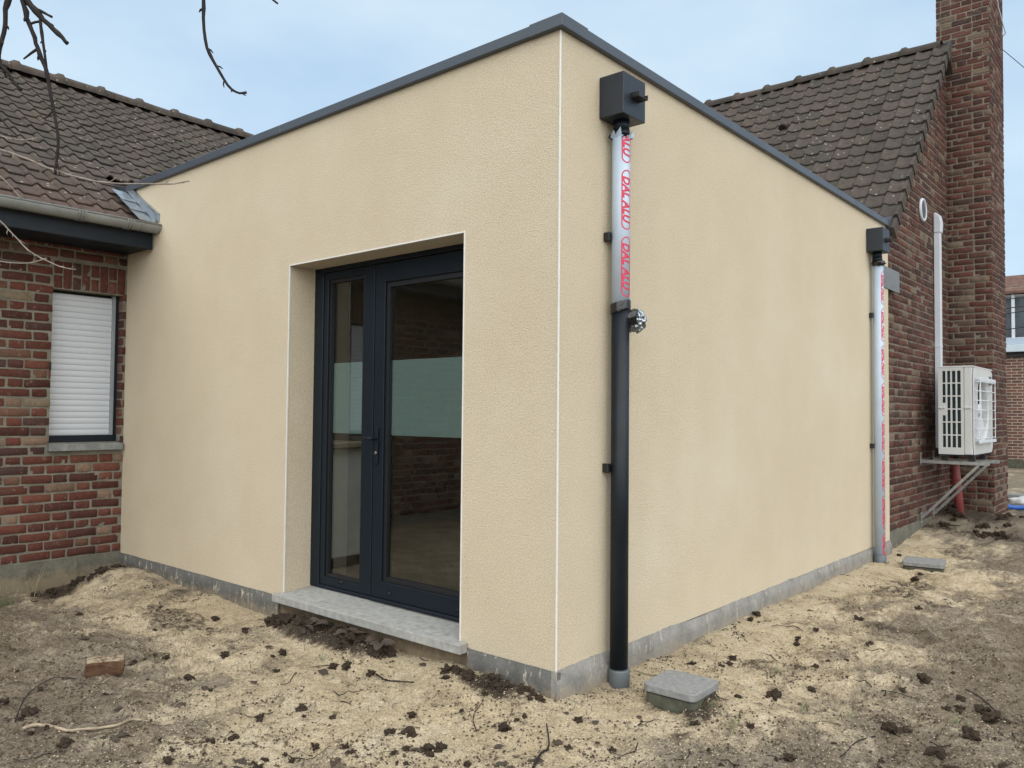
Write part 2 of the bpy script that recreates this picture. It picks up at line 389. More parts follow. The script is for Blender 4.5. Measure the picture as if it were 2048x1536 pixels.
def m_glass(name, tint, ior, rough=0.0):
    m = bpy.data.materials.new(name); m.use_nodes = True; t = m.node_tree; n = t.nodes; n.clear()
    o = n.new('ShaderNodeOutputMaterial'); mxs = n.new('ShaderNodeMixShader'); tr = n.new('ShaderNodeBsdfTransparent'); gl = n.new('ShaderNodeBsdfGlossy')
    fr = n.new('ShaderNodeFresnel'); fr.inputs[0].default_value = ior; tr.inputs[0].default_value = (*tint, 1); gl.inputs['Roughness'].default_value = rough
    gl.inputs[0].default_value = (.93, .97, 1, 1)
    t.links.new(fr.outputs[0], mxs.inputs[0]); t.links.new(tr.outputs[0], mxs.inputs[1]); t.links.new(gl.outputs[0], mxs.inputs[2]); t.links.new(mxs.outputs[0], o.inputs[0])
    return m
MT['glass'] = m_glass('door_glass', (.74, .81, .79), 1.72)
MT['added_roof_glass'] = m_glass('added_rooflight_glass', (.95, .97, .96), 1.45)  # clear pane of the rooflight added to light the room
MT['far_glass'] = m_glass('far_glass', (.72, .76, .78), 1.7, .03)
def m_frost():
    m = bpy.data.materials.new('frosted_film'); m.use_nodes = True; t = m.node_tree; n = t.nodes; n.clear()
    o = n.new('ShaderNodeOutputMaterial'); mxs = n.new('ShaderNodeMixShader'); tr = n.new('ShaderNodeBsdfTransparent'); df = n.new('ShaderNodeBsdfDiffuse')
    mxs.inputs[0].default_value = .64; df.inputs[0].default_value = (.52, .63, .60, 1); tr.inputs[0].default_value = (.8, .85, .83, 1)
    t.links.new(tr.outputs[0], mxs.inputs[1]); t.links.new(df.outputs[0], mxs.inputs[2]); t.links.new(mxs.outputs[0], o.inputs[0]); return m
MT['frost'] = m_frost()

# ------------------------------------------------------------------ ground
EL, EW, H = 4.585, 5.285, 3.05            # extension: length of door face, of pipe face, render height
_fr = random.Random(21); FEET = []
while len(FEET) < 30:                      # boot prints trodden into the plot
    q = at_z(_fr.uniform(0, 2048), _fr.uniform(1150, 1536), -.15)
    if (q.x < -.15 and q.y > -.32) or (-.15 <= q.x < .25 and q.y > -.2) or q.x < -4.2 or q.y > 6 or (abs(q.x-.39) < .35 and abs(q.y-.47) < .35) or math.hypot(q.x+1.9, q.y+1.25) < .3: continue
    FEET.append((q.x, q.y, _fr.choice((.3, .5, .9, 1.5, 2.2, 2.6))+_fr.uniform(-.2, .2), _fr.uniform(.9, 1.1)))
def ground_h(x, y):
    x = np.asarray(x, float); y = np.asarray(y, float)
    z = -.155 + .155*sstep(5.0, 7.8, y) - .12*sstep(10, 16, y)
    z = z - .05*sstep(-3.4, -4.4, x)*sstep(.1, -.5, y)
    far = np.maximum(np.abs(x)-9, np.abs(y-3)-12); amp = np.clip(1-far/8, .15, 1)
    d = np.where(y < 0, np.where(x < 0, -y, np.hypot(x, y)), np.where(x > 0, x, 0))
    n = (fbm(x*1.3+3, y*1.3, 3)-.5)*.11 + (fbm(x*4+9, y*4+2, 3)-.5)*.075
    rid = np.abs(fbm(x*11+1, y*11+5, 3, .6)-.5); n = n + (.12-rid)*.105*(.4+fbm(x*2.2+31, y*2.2+8, 2))
    n = n + (fbm(x*32, y*32, 2)-.5)*.022
    n = n*(.35+.65*sstep(0, .5, d))
    # sand pushed up against the walls, a heap in the inner corner, the dug soil in front of the step
    z = z + .035*np.exp(-(d/.22)**2)*(.4+fbm(x*3+50, y*3, 2))
    z = z + .085*np.exp(-((x+4.2)/.34)**2-((y+.24)/.26)**2)
    z = z + .07*np.exp(-((x+1.55)/.50)**4-((y+.19)/.13)**2)*(.6+.8*fbm(x*7+4, y*7, 2))
    z = z + .05*np.exp(-((x+.35)/.32)**2-((y+.12)/.14)**2)*(.5+.9*fbm(x*9, y*9, 2))
    z = z + .10*np.exp(-((x-.05)/.55)**2-((y-7.6)/.55)**2)*(.3+fbm(x*4, y*4+70, 2))
    for fx_, fy_, fa_, fl_ in FEET:
        k_ = np.nonzero((np.abs(x-fx_) < .32) & (np.abs(y-fy_) < .32))
        if k_[0].size == 0: continue
        xx, yy = x[k_]-fx_, y[k_]-fy_; ca, sa = math.cos(fa_), math.sin(fa_); u_ = (xx*ca+yy*sa)/(.145*fl_); v_ = (-xx*sa+yy*ca)/(.052*fl_)
        q = u_**4+v_**4; z[k_] += -.016*np.exp(-q) + .009*np.exp(-((q**.25-1.28)/.2)**2)
    return z + n*amp
def gz(x, y):                  # height of the ground sheet itself (bilinear between its vertices)
    i = min(max(int(np.searchsorted(gx, x))-1, 0), len(gx)-2); j = min(max(int(np.searchsorted(gy, y))-1, 0), len(gy)-2)
    a = (x-gx[i])/(gx[i+1]-gx[i]); b = (y-gy[j])/(gy[j+1]-gy[j])
    return float((ZG[i, j]*(1-a)+ZG[i+1, j]*a)*(1-b)+(ZG[i, j+1]*(1-a)+ZG[i+1, j+1]*a)*b)
def sand_mask(x, y):
    d = np.where(y < 0, np.where(x < 0, -y, np.hypot(x, y)), np.where(x > 0, x, 0))
    s = .22 + .56*np.exp(-(d/.95)**2) + (fbm(x*1.1+70, y*1.1+20, 3)-.5)*1.25
    s = s + .22*np.exp(-((x+.2)/.9)**2-((y+.7)/.7)**2)
    s = s - .75*sstep(5.6, 7.2, y) - .42*sstep(-.5, -2.4, x)*sstep(-.45, -1.0, y) - .25*sstep(.9, 1.7, x)
    return s
def dark_mask(x, y):
    m = .95*np.exp(-((x+1.55)/.52)**4-((y+.17)/.12)**2)
    m = m + .75*np.exp(-((x+.30)/.30)**2-((y+.14)/.10)**2)
    m = m + .8*np.exp(-((x+4.42)/.25)**2-((y+.55)/.22)**2) + .75*np.exp(-((x+4.45)/.14)**2-((y+.09)/.08)**2)
    m = m + .75*np.exp(-((x-.42)/.20)**4-((y-.46)/.21)**4)
    m = m + .85*np.exp(-((x-.2)/.7)**2-((y-7.6)/.6)**2)
    m = m + .55*sstep(.60, .75, fbm(x*2.1+5, y*2.1+88, 3))
    return m
def axis(core0, core1, step, far0, far1):
    a = list(np.arange(core0, core1, step)); s = step; x = core1
    while x < far1: a.append(x); s *= 1.22; x += s
    a.append(far1); s = step; x = core0-step; b = []
    while x > far0: b.append(x); s *= 1.22; x -= s
    b.append(far0); return np.array(b[::-1]+a)
gx = axis(-4.7, 2.1, .0165, -300, 300); gy = axis(-2.3, 5.6, .0165, -300, 400)
X, Y = np.meshgrid(gx, gy, indexing='ij'); Z = ground_h(X.ravel(), Y.ravel())
nx_, ny_ = len(gx), len(gy); ZG = Z.reshape(nx_, ny_)
I = np.arange(nx_*ny_).reshape(nx_, ny_)
F = np.stack([I[:-1,:-1], I[1:,:-1], I[1:,1:], I[:-1,1:]], -1).reshape(-1, 4)
cx = X[:-1,:-1].ravel(); cy = Y[:-1,:-1].ravel()
keep = ~((cx > -4.9) & (cx < -.25) & (cy > .25) & (cy < 5.0))      # nothing under the floor slab
F = F[keep]; used = np.unique(F); remap = np.zeros(nx_*ny_, int); remap[used] = np.arange(len(used)); F = remap[F]
P = np.stack([X.ravel()[used], Y.ravel()[used], Z[used]], -1)
def np_mesh(name, P, F, mat, smooth=True, attrs=None):
    me = bpy.data.meshes.new(name); k = F.shape[1]
    me.vertices.add(len(P)); me.vertices.foreach_set('co', P.astype(np.float32).ravel())
    me.loops.add(F.size); me.loops.foreach_set('vertex_index', F.astype(np.int32).ravel())
    me.polygons.add(len(F)); me.polygons.foreach_set('loop_start', np.arange(0, F.size, k, dtype=np.int32))
    me.polygons.foreach_set('use_smooth', np.full(len(F), smooth))
    me.update(calc_edges=True); me.validate()
    for n_, a_ in (attrs or {}).items():
        at = me.attributes.new(n_, 'FLOAT', 'POINT'); at.data.foreach_set('value', a_.astype(np.float32))
    me.materials.append(mat); return bpy.data.objects.new(name, me)
g = np_mesh('ground', P, F, MT['ground'], True, {'sand': sand_mask(P[:,0], P[:,1]), 'dark': dark_mask(P[:,0], P[:,1])})
link(g); g['kind'] = 'structure'; g['label'] = 'sandy soil of the garden strewn with clods and roots'

# ------------------------------------------------------------------ bricks
CO, JT = .0747, .0125
def brick_mesh(name, mat, length, seed):
    rr = random.Random(seed); h = CO-JT; d = .05
    us = [-.5, -.5+.006/length, -.1, .15, .5-.006/length, .5]; zs = [-.5, -.5+.006/h, .5-.006/h, .5]
    v = []; f = []
    for i, u in enumerate(us):
        for j, z in enumerate(zs):
            edge = (i in (0, 5)) + (j in (0, 3)); dep = 0 if not edge else (-.005 if edge == 1 else -.011)
            dep += rr.uniform(-.0018, .0012) - (.006 if rr.random() < .07 else 0)
            uu = u+rr.uniform(-.003, .003)/length; zz = z+rr.uniform(-.0022, .0022)/h
            if edge == 2: uu *= 1-.004/length; zz *= .93
            v.append((uu*length, dep, zz*h))
    n = len(zs)
    for i in range(5):
        for j in range(3): f.append((i*n+j, (i+1)*n+j, (i+1)*n+j+1, i*n+j+1))
    ring = [i*n for i in range(6)] + [5*n+j for j in range(1, 4)] + [i*n+3 for i in range(4, -1, -1)] + [j for j in range(2, 0, -1)]
    b = len(v); v += [(v[k][0], -d, v[k][2]) for k in ring]
    for k in range(len(ring)):
        k2 = (k+1) % len(ring); f.append((ring[k2], ring[k], b+k, b+k2))
    me = bpy.data.meshes.new(name); me.from_pydata(v, [], f); me.polygons.foreach_set('use_smooth', [True]*15+[False]*(len(f)-15)); me.update()
    me.materials.append(mat); return me
class Wall:
    """brick face: origin O, u direction, outward normal n (front of the bricks lies on the plane)"""
    def __init__(s, O, U, n, mat, mat_joined, seed):
        s.O, s.U, s.n = Vector(O), Vector(U), Vector(n); s.Z = Vector((0, 0, 1)); s.mat, s.mj = mat, mat_joined
        s.rot = Matrix((s.U, s.n, s.Z)).transposed(); s.r = random.Random(seed); s.list = []
        s.st = [brick_mesh('stretcher', mat, .215, seed*20+i) for i in range(7)]; s.hd = [brick_mesh('header', mat, .100, seed*20+10+i) for i in range(6)]
    def course(s, zc, a, b, phase, cuts=()):
        """bricks from u=a to b on the course centred at zc, with the intervals in cuts left open"""
        segs = [(a, b)]
        for c0, c1 in cuts:
            t = []
            for p, q in segs:
                if c1 <= p or c0 >= q: t.append((p, q)); continue
                if c0 > p: t.append((p, c0))
                if c1 < q: t.append((c1, q))
            segs = t
        P = .344; k = math.floor((a-phase)/P)-1
        u = phase + k*P
        while u < b:
            for ln in (.215, .1045):
                j = s.r.uniform(-.004, .004)
                for p, q in segs:
                    x0, x1 = max(u+j, p), min(u+ln+j, q)
                    if x1-x0 > .016: s.list.append((x0, x1, zc))
                u += ln+JT
    def matrix(s, x0, x1, zc, L):
        r = s.r; c = s.O + s.U*((x0+x1)/2) + s.Z*(zc+r.uniform(-.0018, .0018)) + s.n*r.uniform(-.0035, .002)
        return Matrix.Translation(c) @ s.rot.to_4x4() @ Euler((r.uniform(-.01,.01), r.uniform(-.012,.012), r.uniform(-.006,.006))).to_matrix().to_4x4() @ Matrix.Diagonal(((x1-x0)/L, 1, 1+r.uniform(-.05, .03), 1))
    def finish(s, parent, visible, cap=300):
        items = []
        for x0, x1, zc in s.list:
            px = project(s.O+s.U*((x0+x1)/2)+s.Z*zc); ins = -15 < px[0] < 2063 and -15 < px[1] < 1551 and visible(x0, x1, zc)
            d = (s.O+s.U*((x0+x1)/2)+s.Z*zc-CAM).length
            items.append((0 if ins else 1, d, x0, x1, zc))
        items.sort(); nobj = 0; V = []; Fq = []; R = []
        for flag, d, x0, x1, zc in items:
            L = .215 if x1-x0 > .16 else .100; me = s.r.choice(s.st if L > .2 else s.hd); m = s.matrix(x0, x1, zc, L)
            if not flag and nobj < cap:
                o = bpy.data.objects.new('brick', me); link(o, parent); o.matrix_world = m; nobj += 1
            else:
                b = len(V); V += [tuple(m @ v.co) for v in me.vertices]; Fq += [tuple(b+i for i in p.vertices) for p in me.polygons if p.index < 15+14]
                R += [s.r.random()]*len(me.vertices)
        if V:
            me = bpy.data.meshes.new('brickwork'); me.from_pydata(V, [], Fq); me.materials.append(s.mj)
            at = me.attributes.new('rnd', 'FLOAT', 'POINT'); at.data.foreach_set('value', R)
            o = bpy.data.objects.new('brickwork', me); link(o, parent); o['kind'] = 'stuff'

# ------------------------------------------------------------------ roof tiles
TW = .186
def tile_profile(u):            # u 0..1 across the tile: a narrow roll, then a shallow pan
    if u < .13: return .028*math.sin(math.pi/2*u/.13)**1.2
    if u < .46: return .014*(1+math.cos(math.pi*(u-.13)/.33))
    return 0.0
def tile_mesh(name, mat, expo, seed, flap=False):
    rr = random.Random(seed); n = 14; L = expo*1.2; v = []; f = []; th = .011
    us = [i/n for i in range(n+1)]
    for k, (l, lift) in enumerate(((0, .0155), (.03, .017), (L, .000))):
        for u in us: v.append((u*TW, l, tile_profile(u)+lift+rr.uniform(-.0006, .0006)))
    for k in range(2):
        for i in range(n): f.append((k*(n+1)+i, k*(n+1)+i+1, (k+1)*(n+1)+i+1, (k+1)*(n+1)+i))
    sm = [True]*len(f); b = len(v)
    for u in us: v.append((u*TW, .002, tile_profile(u)+.0155-th))
    for i in range(n): f.append((i+1, i, b+i, b+i+1)); sm.append(False)
    if flap:
        b = len(v); x = TW*1.02
        v += [(x+.014, -.014, .050), (x, L, .004), (x, L, -.050), (x+.014, -.014, -.088), (x-.022, -.014, .050), (x-.022, L, .004), (x-.022, L, -.050), (x-.022, -.014, -.088)]
        f += [(b,b+3,b+2,b+1), (b+4,b+5,b+6,b+7), (b,b+4,b+7,b+3), (b,b+1,b+5,b+4), (b+3,b+7,b+6,b+2)]; sm += [False]*5
    me = bpy.data.meshes.new(name); me.from_pydata(v, [], f); me.polygons.foreach_set('use_smooth', sm); me.update(); me.materials.append(mat); return me
def tile_roof(parent, O, A, S, rows, expo, cols, mat, matj, seed, skip, vis, flap_col=None, cap=300):
    """O eave corner, A along the eave, S up the slope; cols = range of column numbers"""
    A, S = Vector(A).normalized(), Vector(S).normalized(); Nn = A.cross(S).normalized(); O = Vector(O); r = random.Random(seed)
    ms = [tile_mesh('tile', mat, expo, seed*9+i) for i in range(6)]; mf = [tile_mesh('verge_tile', mat, expo, seed*9+7+i, True) for i in range(2)]
    rot = Matrix((A, S, Nn)).transposed().to_4x4(); items = []
    for k in range(rows):
        for c in cols:
            p = O + A*(c*TW) + S*(k*expo); q = p + A*(TW/2) + S*(expo/2)
            if skip(q, k, c): continue
            px = project(q); ok = -30 < px[0] < 2078 and -40 < px[1] < 1536 and vis(q, px)
            items.append((0 if ok else 1, (q-CAM).length, k, c, p))
    items.sort(key=lambda t: t[:4]); n = 0; V = []; F_ = []; R = []
    for fl, d, k, c, p in items:
        me = r.choice(mf if c == flap_col else ms)
        m = Matrix.Translation(p + S*r.uniform(-.004, .004) + Nn*r.uniform(-.002, .003)) @ rot @ Euler((r.uniform(-.008,.008), r.uniform(-.006,.006), r.uniform(-.006,.006))).to_matrix().to_4x4()
        if not fl and n < cap:
            o = bpy.data.objects.new('verge_tile' if c == flap_col else 'tile', me); link(o, parent); o.matrix_world = m; n += 1
        else:
            b = len(V); V += [tuple(m @ v.co) for v in me.vertices]; F_ += [tuple(b+i for i in q.vertices) for q in me.polygons]; R += [r.random()]*len(me.vertices)
    if V:
        me = bpy.data.meshes.new('tiling'); me.from_pydata(V, [], F_); me.materials.append(matj); me.polygons.foreach_set('use_smooth', [len(x) == 4 for x in F_])
        at = me.attributes.new('rnd', 'FLOAT', 'POINT'); at.data.foreach_set('value', R)
        o = bpy.data.objects.new('tiling', me); link(o, parent); o['kind'] = 'stuff'
def ridge_cap_mesh(mat, length):
    m = MB(); n = 9; rows = [(0, .085, .0), (.035, .110, 0), (.075, .112, 0), (.10, .088, 0), (length*.6, .083, 0), (length+.03, .080, 0)]; vs = []
    for y, r, _ in rows:
        for i in range(n+1):
            a = math.pi*(-.08+1.16*i/n); vs.append((math.cos(a)*r*1.15, y, math.sin(a)*r))
    fs = [(k*(n+1)+i, (k+1)*(n+1)+i, (k+1)*(n+1)+i+1, k*(n+1)+i+1) for k in range(len(rows)-1) for i in range(n)]
    m.add(vs, fs, True); m.add(vs[:n+1], [tuple(range(n+1))]); me = m.mesh('ridge_tile'); me.materials.append(mat); return me
def ridge(parent, P0, A, n, mat, seed, step=.446):
    me = ridge_cap_mesh(mat, step); A = Vector(A).normalized(); side = A.cross(Vector((0,0,1))); r = random.Random(seed)
    for i in range(n):
        o = bpy.data.objects.new('ridge_tile', me); link(o, parent)
        m = Matrix((side, A, Vector((0,0,1)))).transposed().to_4x4(); m.translation = Vector(P0)+A*(i*step)+Vector((0,0,r.uniform(-.006,.006)))
        o.matrix_world = m @ Euler((r.uniform(-.012,.012), r.uniform(-.03,.03), r.uniform(-.012,.012))).to_matrix().to_4x4()

# ================================================================== EXTENSION
ext = tag(empty('extension'), 'beige rendered flat-roofed extension between the two brick house parts', 'building')
DX0, DX1, DZ0, DZ1 = -2.206, -.621, .03, 2.147
wl = plate(lambda u, v, d: (u, d, v), [-4.80, -EL, DX0, DX1, 0], [0, DZ0, DZ1, H], lambda u, v: DX0 < u < DX1 and v < DZ1, .30)
wl.build('front_wall', MT['render'], ext)
MB().box((-.30, .3005, 0), (0, EW, H)).build('side_wall', MT['render'], ext)
box('rear_wall', (-4.78, 4.95, 0), (-.302, 5.25, 2.98), MT['wall_in'], ext)
box('party_wall', (-4.86, .302, -.05), (-4.60, 4.948, 2.98), MT['wall_in'], ext)
box('floor_slab', (-4.598, .302, -.12), (-.302, 4.948, .045), MT['floor_in'], ext)
LX0, LX1, LY0, LY1 = -2.40, -.70, .45, 3.0           # invented rooflight, hidden by the parapet, added to brighten the room
inl = lambda u, v: LX0 < u < LX1 and LY0 < v < LY1
plate(lambda u, v, d: (u, v, 2.90-d), [-4.84, LX0, LX1, -.303], [.303, LY0, LY1, 5.2], inl, .28).build('roof_slab', MT['wall_in'], ext)
plate(lambda u, v, d: (u, v, 2.92-d), [-4.84, LX0-.01, LX1+.01, -.303], [.303, LY0-.01, LY1+.01, 5.2], lambda u, v: LX0-.01 < u < LX1+.01 and LY0-.01 < v < LY1+.01, .016).build('roof_felt', MT['bitumen'], ext)
plate(lambda u, v, d: (u, v, 2.99-d), [LX0-.06, LX0+.01, LX1-.01, LX1+.06], [LY0-.06, LY0+.01, LY1-.01, LY1+.06], lambda u, v: LX0+.01 < u < LX1-.01 and LY0+.01 < v < LY1-.01, .069).build('added_rooflight_frame', MT['bead'], ext)
MB().add([(LX0, LY0, 2.995), (LX1, LY0, 2.995), (LX1, LY1, 2.995), (LX0, LY1, 2.995)], [(0, 1, 2, 3)]).build('added_rooflight_pane', MT['added_roof_glass'], ext)
# white edge beads
for a, b in (((-.0040, -.0040, .004), (.0040, .0040, 3.03)),
             ((DX0-.004, -.004, .034), (DX0+.004, .006, DZ1+.004)), ((DX1-.004, -.004, .012), (DX1+.004, .006, DZ1+.004)),
             ((DX0+.005, -.004, DZ1-.004), (DX1-.005, .006, DZ1+.004))):
    box('edge_bead', a, b, MT['bead'], ext, .0012, 1)
# coping
CZ0, CZ1, CO_ = 3.037, 3.092, .030
def coping_run(a, b, z0=CZ0, z1=CZ1): return box('coping', (*a, z0), (*b, z1), MT['coping'], ext, .003, 1)
coping_run((-4.60, -CO_), (-2.31, .33)); coping_run((-2.308, -CO_), (-.16, .33))
coping_run((-.33, .17), (CO_, 2.60)); coping_run((-.33, 2.602), (CO_, 5.215))
cp = MB(); e = .003
pts = [(-.17, -CO_-e), (CO_+e, -CO_-e), (CO_+e, .18), (-.335, .18), (-.335, .14), (-.17, .14)]
cp.prism([(x, y, CZ0-.002) for x, y in pts], (0, 0, CZ1-CZ0+.006)); cp.build('coping_corner', MT['coping'], ext, .002, 1)
ce = MB(); ce.prism([(-4.598, -CO_+.002, 3.035), (-4.598, -CO_+.002, 3.088), (-4.82, -CO_+.002, 3.13), (-4.82, -CO_+.002, 3.06), (-4.66, -CO_+.002, 2.99)][::-1], (0, .3, 0)); ce.build('coping_end', MT['lead_dark'], ext, .003, 1)
ce = MB(); ce.prism([(.034, 5.2, 3.10), (.034, 5.33, 3.16), (.034, 5.40, 3.02), (.034, 5.30, 2.95), (.034, 5.21, 3.03)], (-.12, 0, 0)); ce.build('coping_end', MT['lead_dark'], ext, .006, 2)
# plinths: uneven cement
def plinth(name, u0_, u1_, fn, mat, proud, top_j, seed, z0=-.40):
    n = int(abs(u1_-u0_)/.03); r = random.Random(seed); m = MB(); vs = []; K = 6
    for i in range(n+1):
        u = u0_+(u1_-u0_)*i/n; t = top_j*(float(fbm(np.array([u*2.1+seed]), np.array([.5+seed]), 3)[0])-.5)*2 + top_j*.10*r.uniform(-1, 1)
        for k in range(K+1):
            q = k/K; z = z0+(t-z0)*q; b = float(fbm(np.array([u*6+seed]), np.array([z*9+3]), 3)[0])-.5
            vs.append(fn(u, proud*(1+b*1.4) if k < K else proud*.25*(1+b), z))
        vs.append(fn(u, -.02, t-.003))
    W_ = K+2; fs = []
    for i in range(n):
        for k in range(W_-1): fs.append((i*W_+k, (i+1)*W_+k, (i+1)*W_+k+1, i*W_+k+1))
    m.add(vs, fs, True)
    for i, u in ((0, u0_), (n, u1_)): m.add(vs[i*W_:(i+1)*W_]+[fn(u, -.02, z0)], [tuple(range(W_+1))])
    return m.build(name, mat, ext)
plinth('plinth', -4.80, -2.25, lambda u, d, z: (u, -d, z), MT['plinth_left'], .010, .006, 1)
plinth('plinth', -.565, .012, lambda u, d, z: (u, -d, z), MT['plinth_left'], .010, .010, 2)
plinth('plinth', -.012, EW+.003, lambda u, d, z: (d, u, z), MT['plinth_right'], .016, .022, 3)
box('step_footing', (-2.252, .006, -.42), (-.563, .29, -.021), MT['under_sill'], ext, .004, 1)
box('plinth_core', (-4.78, .03, -.42), (-.03, .28, -.024), MT['under_sill'], ext)
box('plinth_core', (-.28, .285, -.42), (-.012, EW-.005, -.001), MT['under_sill'], ext)
# stone door step
st = MB(); st.prism([(-2.246, -.062, -.022), (-2.246, -.062, .026), (-2.246, -.005, .030), (-2.246, -.005, -.022)], (1.682, 0, 0))
st.prism([(DX0+.001, -.004, -.020), (DX0+.001, -.004, .0302), (DX0+.001, .262, .046), (DX0+.001, .262, -.02)], (DX1-DX0-.002, 0, 0))
st.build('door_sill', MT['stone'], ext, .004, 2)
# glazed door: fixed side light and leaf
fr = empty('glazed_door', (0, 0, 0), ext)
A_ = MT['anthracite']
fm = MB(); yf, yb = .200, .272
fm.box((DX0-.03, yf, .046), (-2.115, yb, 2.19)); fm.box((-2.1145, yf, 2.118), (-.602, yb, 2.19)); fm.box((-.70, yf, .046), (-.602, yb, 2.1175)); fm.box((-2.1145, yf, .046), (-.7005, yb, .068))
fm.build('frame', A_, fr, .004, 1)
def sash(name, x0, x1, z0, z1, l, r_, b, t, yfront):
    m = plate(lambda u, v, d: (u, yfront+d, v), [x0, x0+l, x1-r_, x1], [z0, z0+b, z1-t, z1], lambda u, v: x0+l < u < x1-r_ and z0+b < v < z1-t, .05)
    return m.build(name, A_, fr, .003, 1)
sash('side_light_sash', -2.113, -1.597, .070, 2.116, .045, .105, .052, .05, .208)
sash('leaf', -1.588, -.702, .070, 2.114, .092, .092, .100, .118, .207)
def bead(x0, x1, z0, z1, wd):
    m = plate(lambda u, v, d: (u, .222+d, v), [x0, x0+wd, x1-wd, x1], [z0, z0+wd, z1-wd, z1], lambda u, v: x0+wd < u < x1-wd and z0+wd < v < z1-wd, .03)
    m.build('glazing_gasket', MT['anthracite_dark'], fr)
bead(-2.0675, -1.7025, .1225, 2.0655, .020); bead(-1.4955, -.7945, .1705, 1.9955, .030)
for x0, x1, z0, z1 in ((-2.05, -1.72, .14, 2.05), (-1.468, -.82, .198, 1.968)):
    MB().add([(x0, .244, z0), (x1, .244, z0), (x1, .244, z1), (x0, .244, z1)], [(0, 1, 2, 3)]).build('pane', MT['glass'], fr)
    MB().add([(x0, .2475, 1.057), (x1, .2475, 1.057), (x1, .2475, 1.516), (x0, .2475, 1.516)], [(0, 1, 2, 3)]).build('frosted_film', MT['frost'], fr)
hd = MB(); hd.box((-1.557, .194, .885), (-1.533, .2065, 1.10)); hd.tube([(-1.545, .2, 1.035), (-1.545, .150, 1.035)], .010, 10); hd.tube([(-1.535, .152, 1.035), (-1.625, .152, 1.036)], .010, 10)
hd.build('door_handle', MT['anthracite'], fr, .002, 1)
MB().tube([(-1.545, .196, .948), (-1.545, .186, .948)], .010, 12).build('lock_cylinder', MT['chrome'], fr)
for x in (-1.88, -1.42, -.83):
    MB().tube([(x-.02, .2045, .112), (x+.02, .2045, .112)], .006, 8).build('drain_cover', MT['anthracite_dark'], fr)
box('threshold_bar', (-1.58, .190, .050), (-.705, .1995, .066), MT['anthracite'], fr, .003, 1)

# furniture inside, seen dimly through the panes
kc = tag(empty('kitchen_cabinet', (-2.75, 1.2, .045)), 'white low cabinet inside the room behind the side light', 'cabinet')
def ch(o, p):  # keep world placement when parenting to a moved empty
    o.parent = p; o.matrix_parent_inverse = p.matrix_basis.inverted(); return o
ch(box('carcass', (-3.10, .40, .125), (-2.52, .98, .93), MT['cabinet'], None, .004), kc)
ch(box('worktop', (-3.12, .38, .931), (-2.47, 1.00, .965), MT['wood_pale'], None, .004), kc)
ch(box('kickboard', (-3.08, .42, .046), (-2.56, .96, .124), MT['anthracite_dark']), kc)
for i in range(1): ch(box('cabinet_door', (-2.519, .405, .135), (-2.50, .975, .925), MT['cabinet'], None, .003), kc)
arm = tag(empty('armchair', (-2.3, 3.2, .045)), 'dark armchair standing inside the room behind the glass door', 'armchair')
for n_, a, b in (('seat', (-2.72, 2.85, .12), (-1.90, 3.55, .46)), ('backrest', (-2.72, 3.552, .12), (-1.90, 3.74, .95)), ('armrest', (-2.90, 2.85, .12), (-2.722, 3.74, .66)), ('armrest', (-1.898, 2.85, .12), (-1.72, 3.74, .66))):
    ch(box(n_, a, b, MT['black'], None, .04, 3), arm)
for x in (-2.84, -1.78):
    for y in (2.92, 3.66): ch(box('leg', (x-.02, y-.02, .0455), (x+.02, y+.02, .119), MT['black']), arm)

# ================================================================== LEADER BOXES AND DOWNPIPES
def leader_box(name, y0, label):
    t = tag(empty(name, (0, y0, 2.69)), label, 'leader box')
    m = MB(); m.box((.002, 0, .005), (.146, .205, .215))
    b = m.build('casing', MT['box_lacquer'], t, .003, 2)
    sp = MB(); sp.box((.147, .065, .095), (.196, .150, .101)); sp.box((.147, .065, .1015), (.196, .070, .122)); sp.box((.147, .145, .1015), (.196, .150, .122))
    sp.build('overflow_spout', MT['black_plastic'], t, .001, 1)
    o = MB(); o.tube([(.066, .105, .005), (.066, .105, -.045)], .041, 20); o.tube([(.066, .105, -.046), (.066, .105, -.075)], .0435, 20); o.build('outlet', MT['anthracite'], t)
    return t
leader_box('leader_box', .325, 'dark grey rainwater box above the half unwrapped downpipe')
leader_box('leader_box', 4.61, 'dark grey rainwater box above the fully wrapped downpipe')

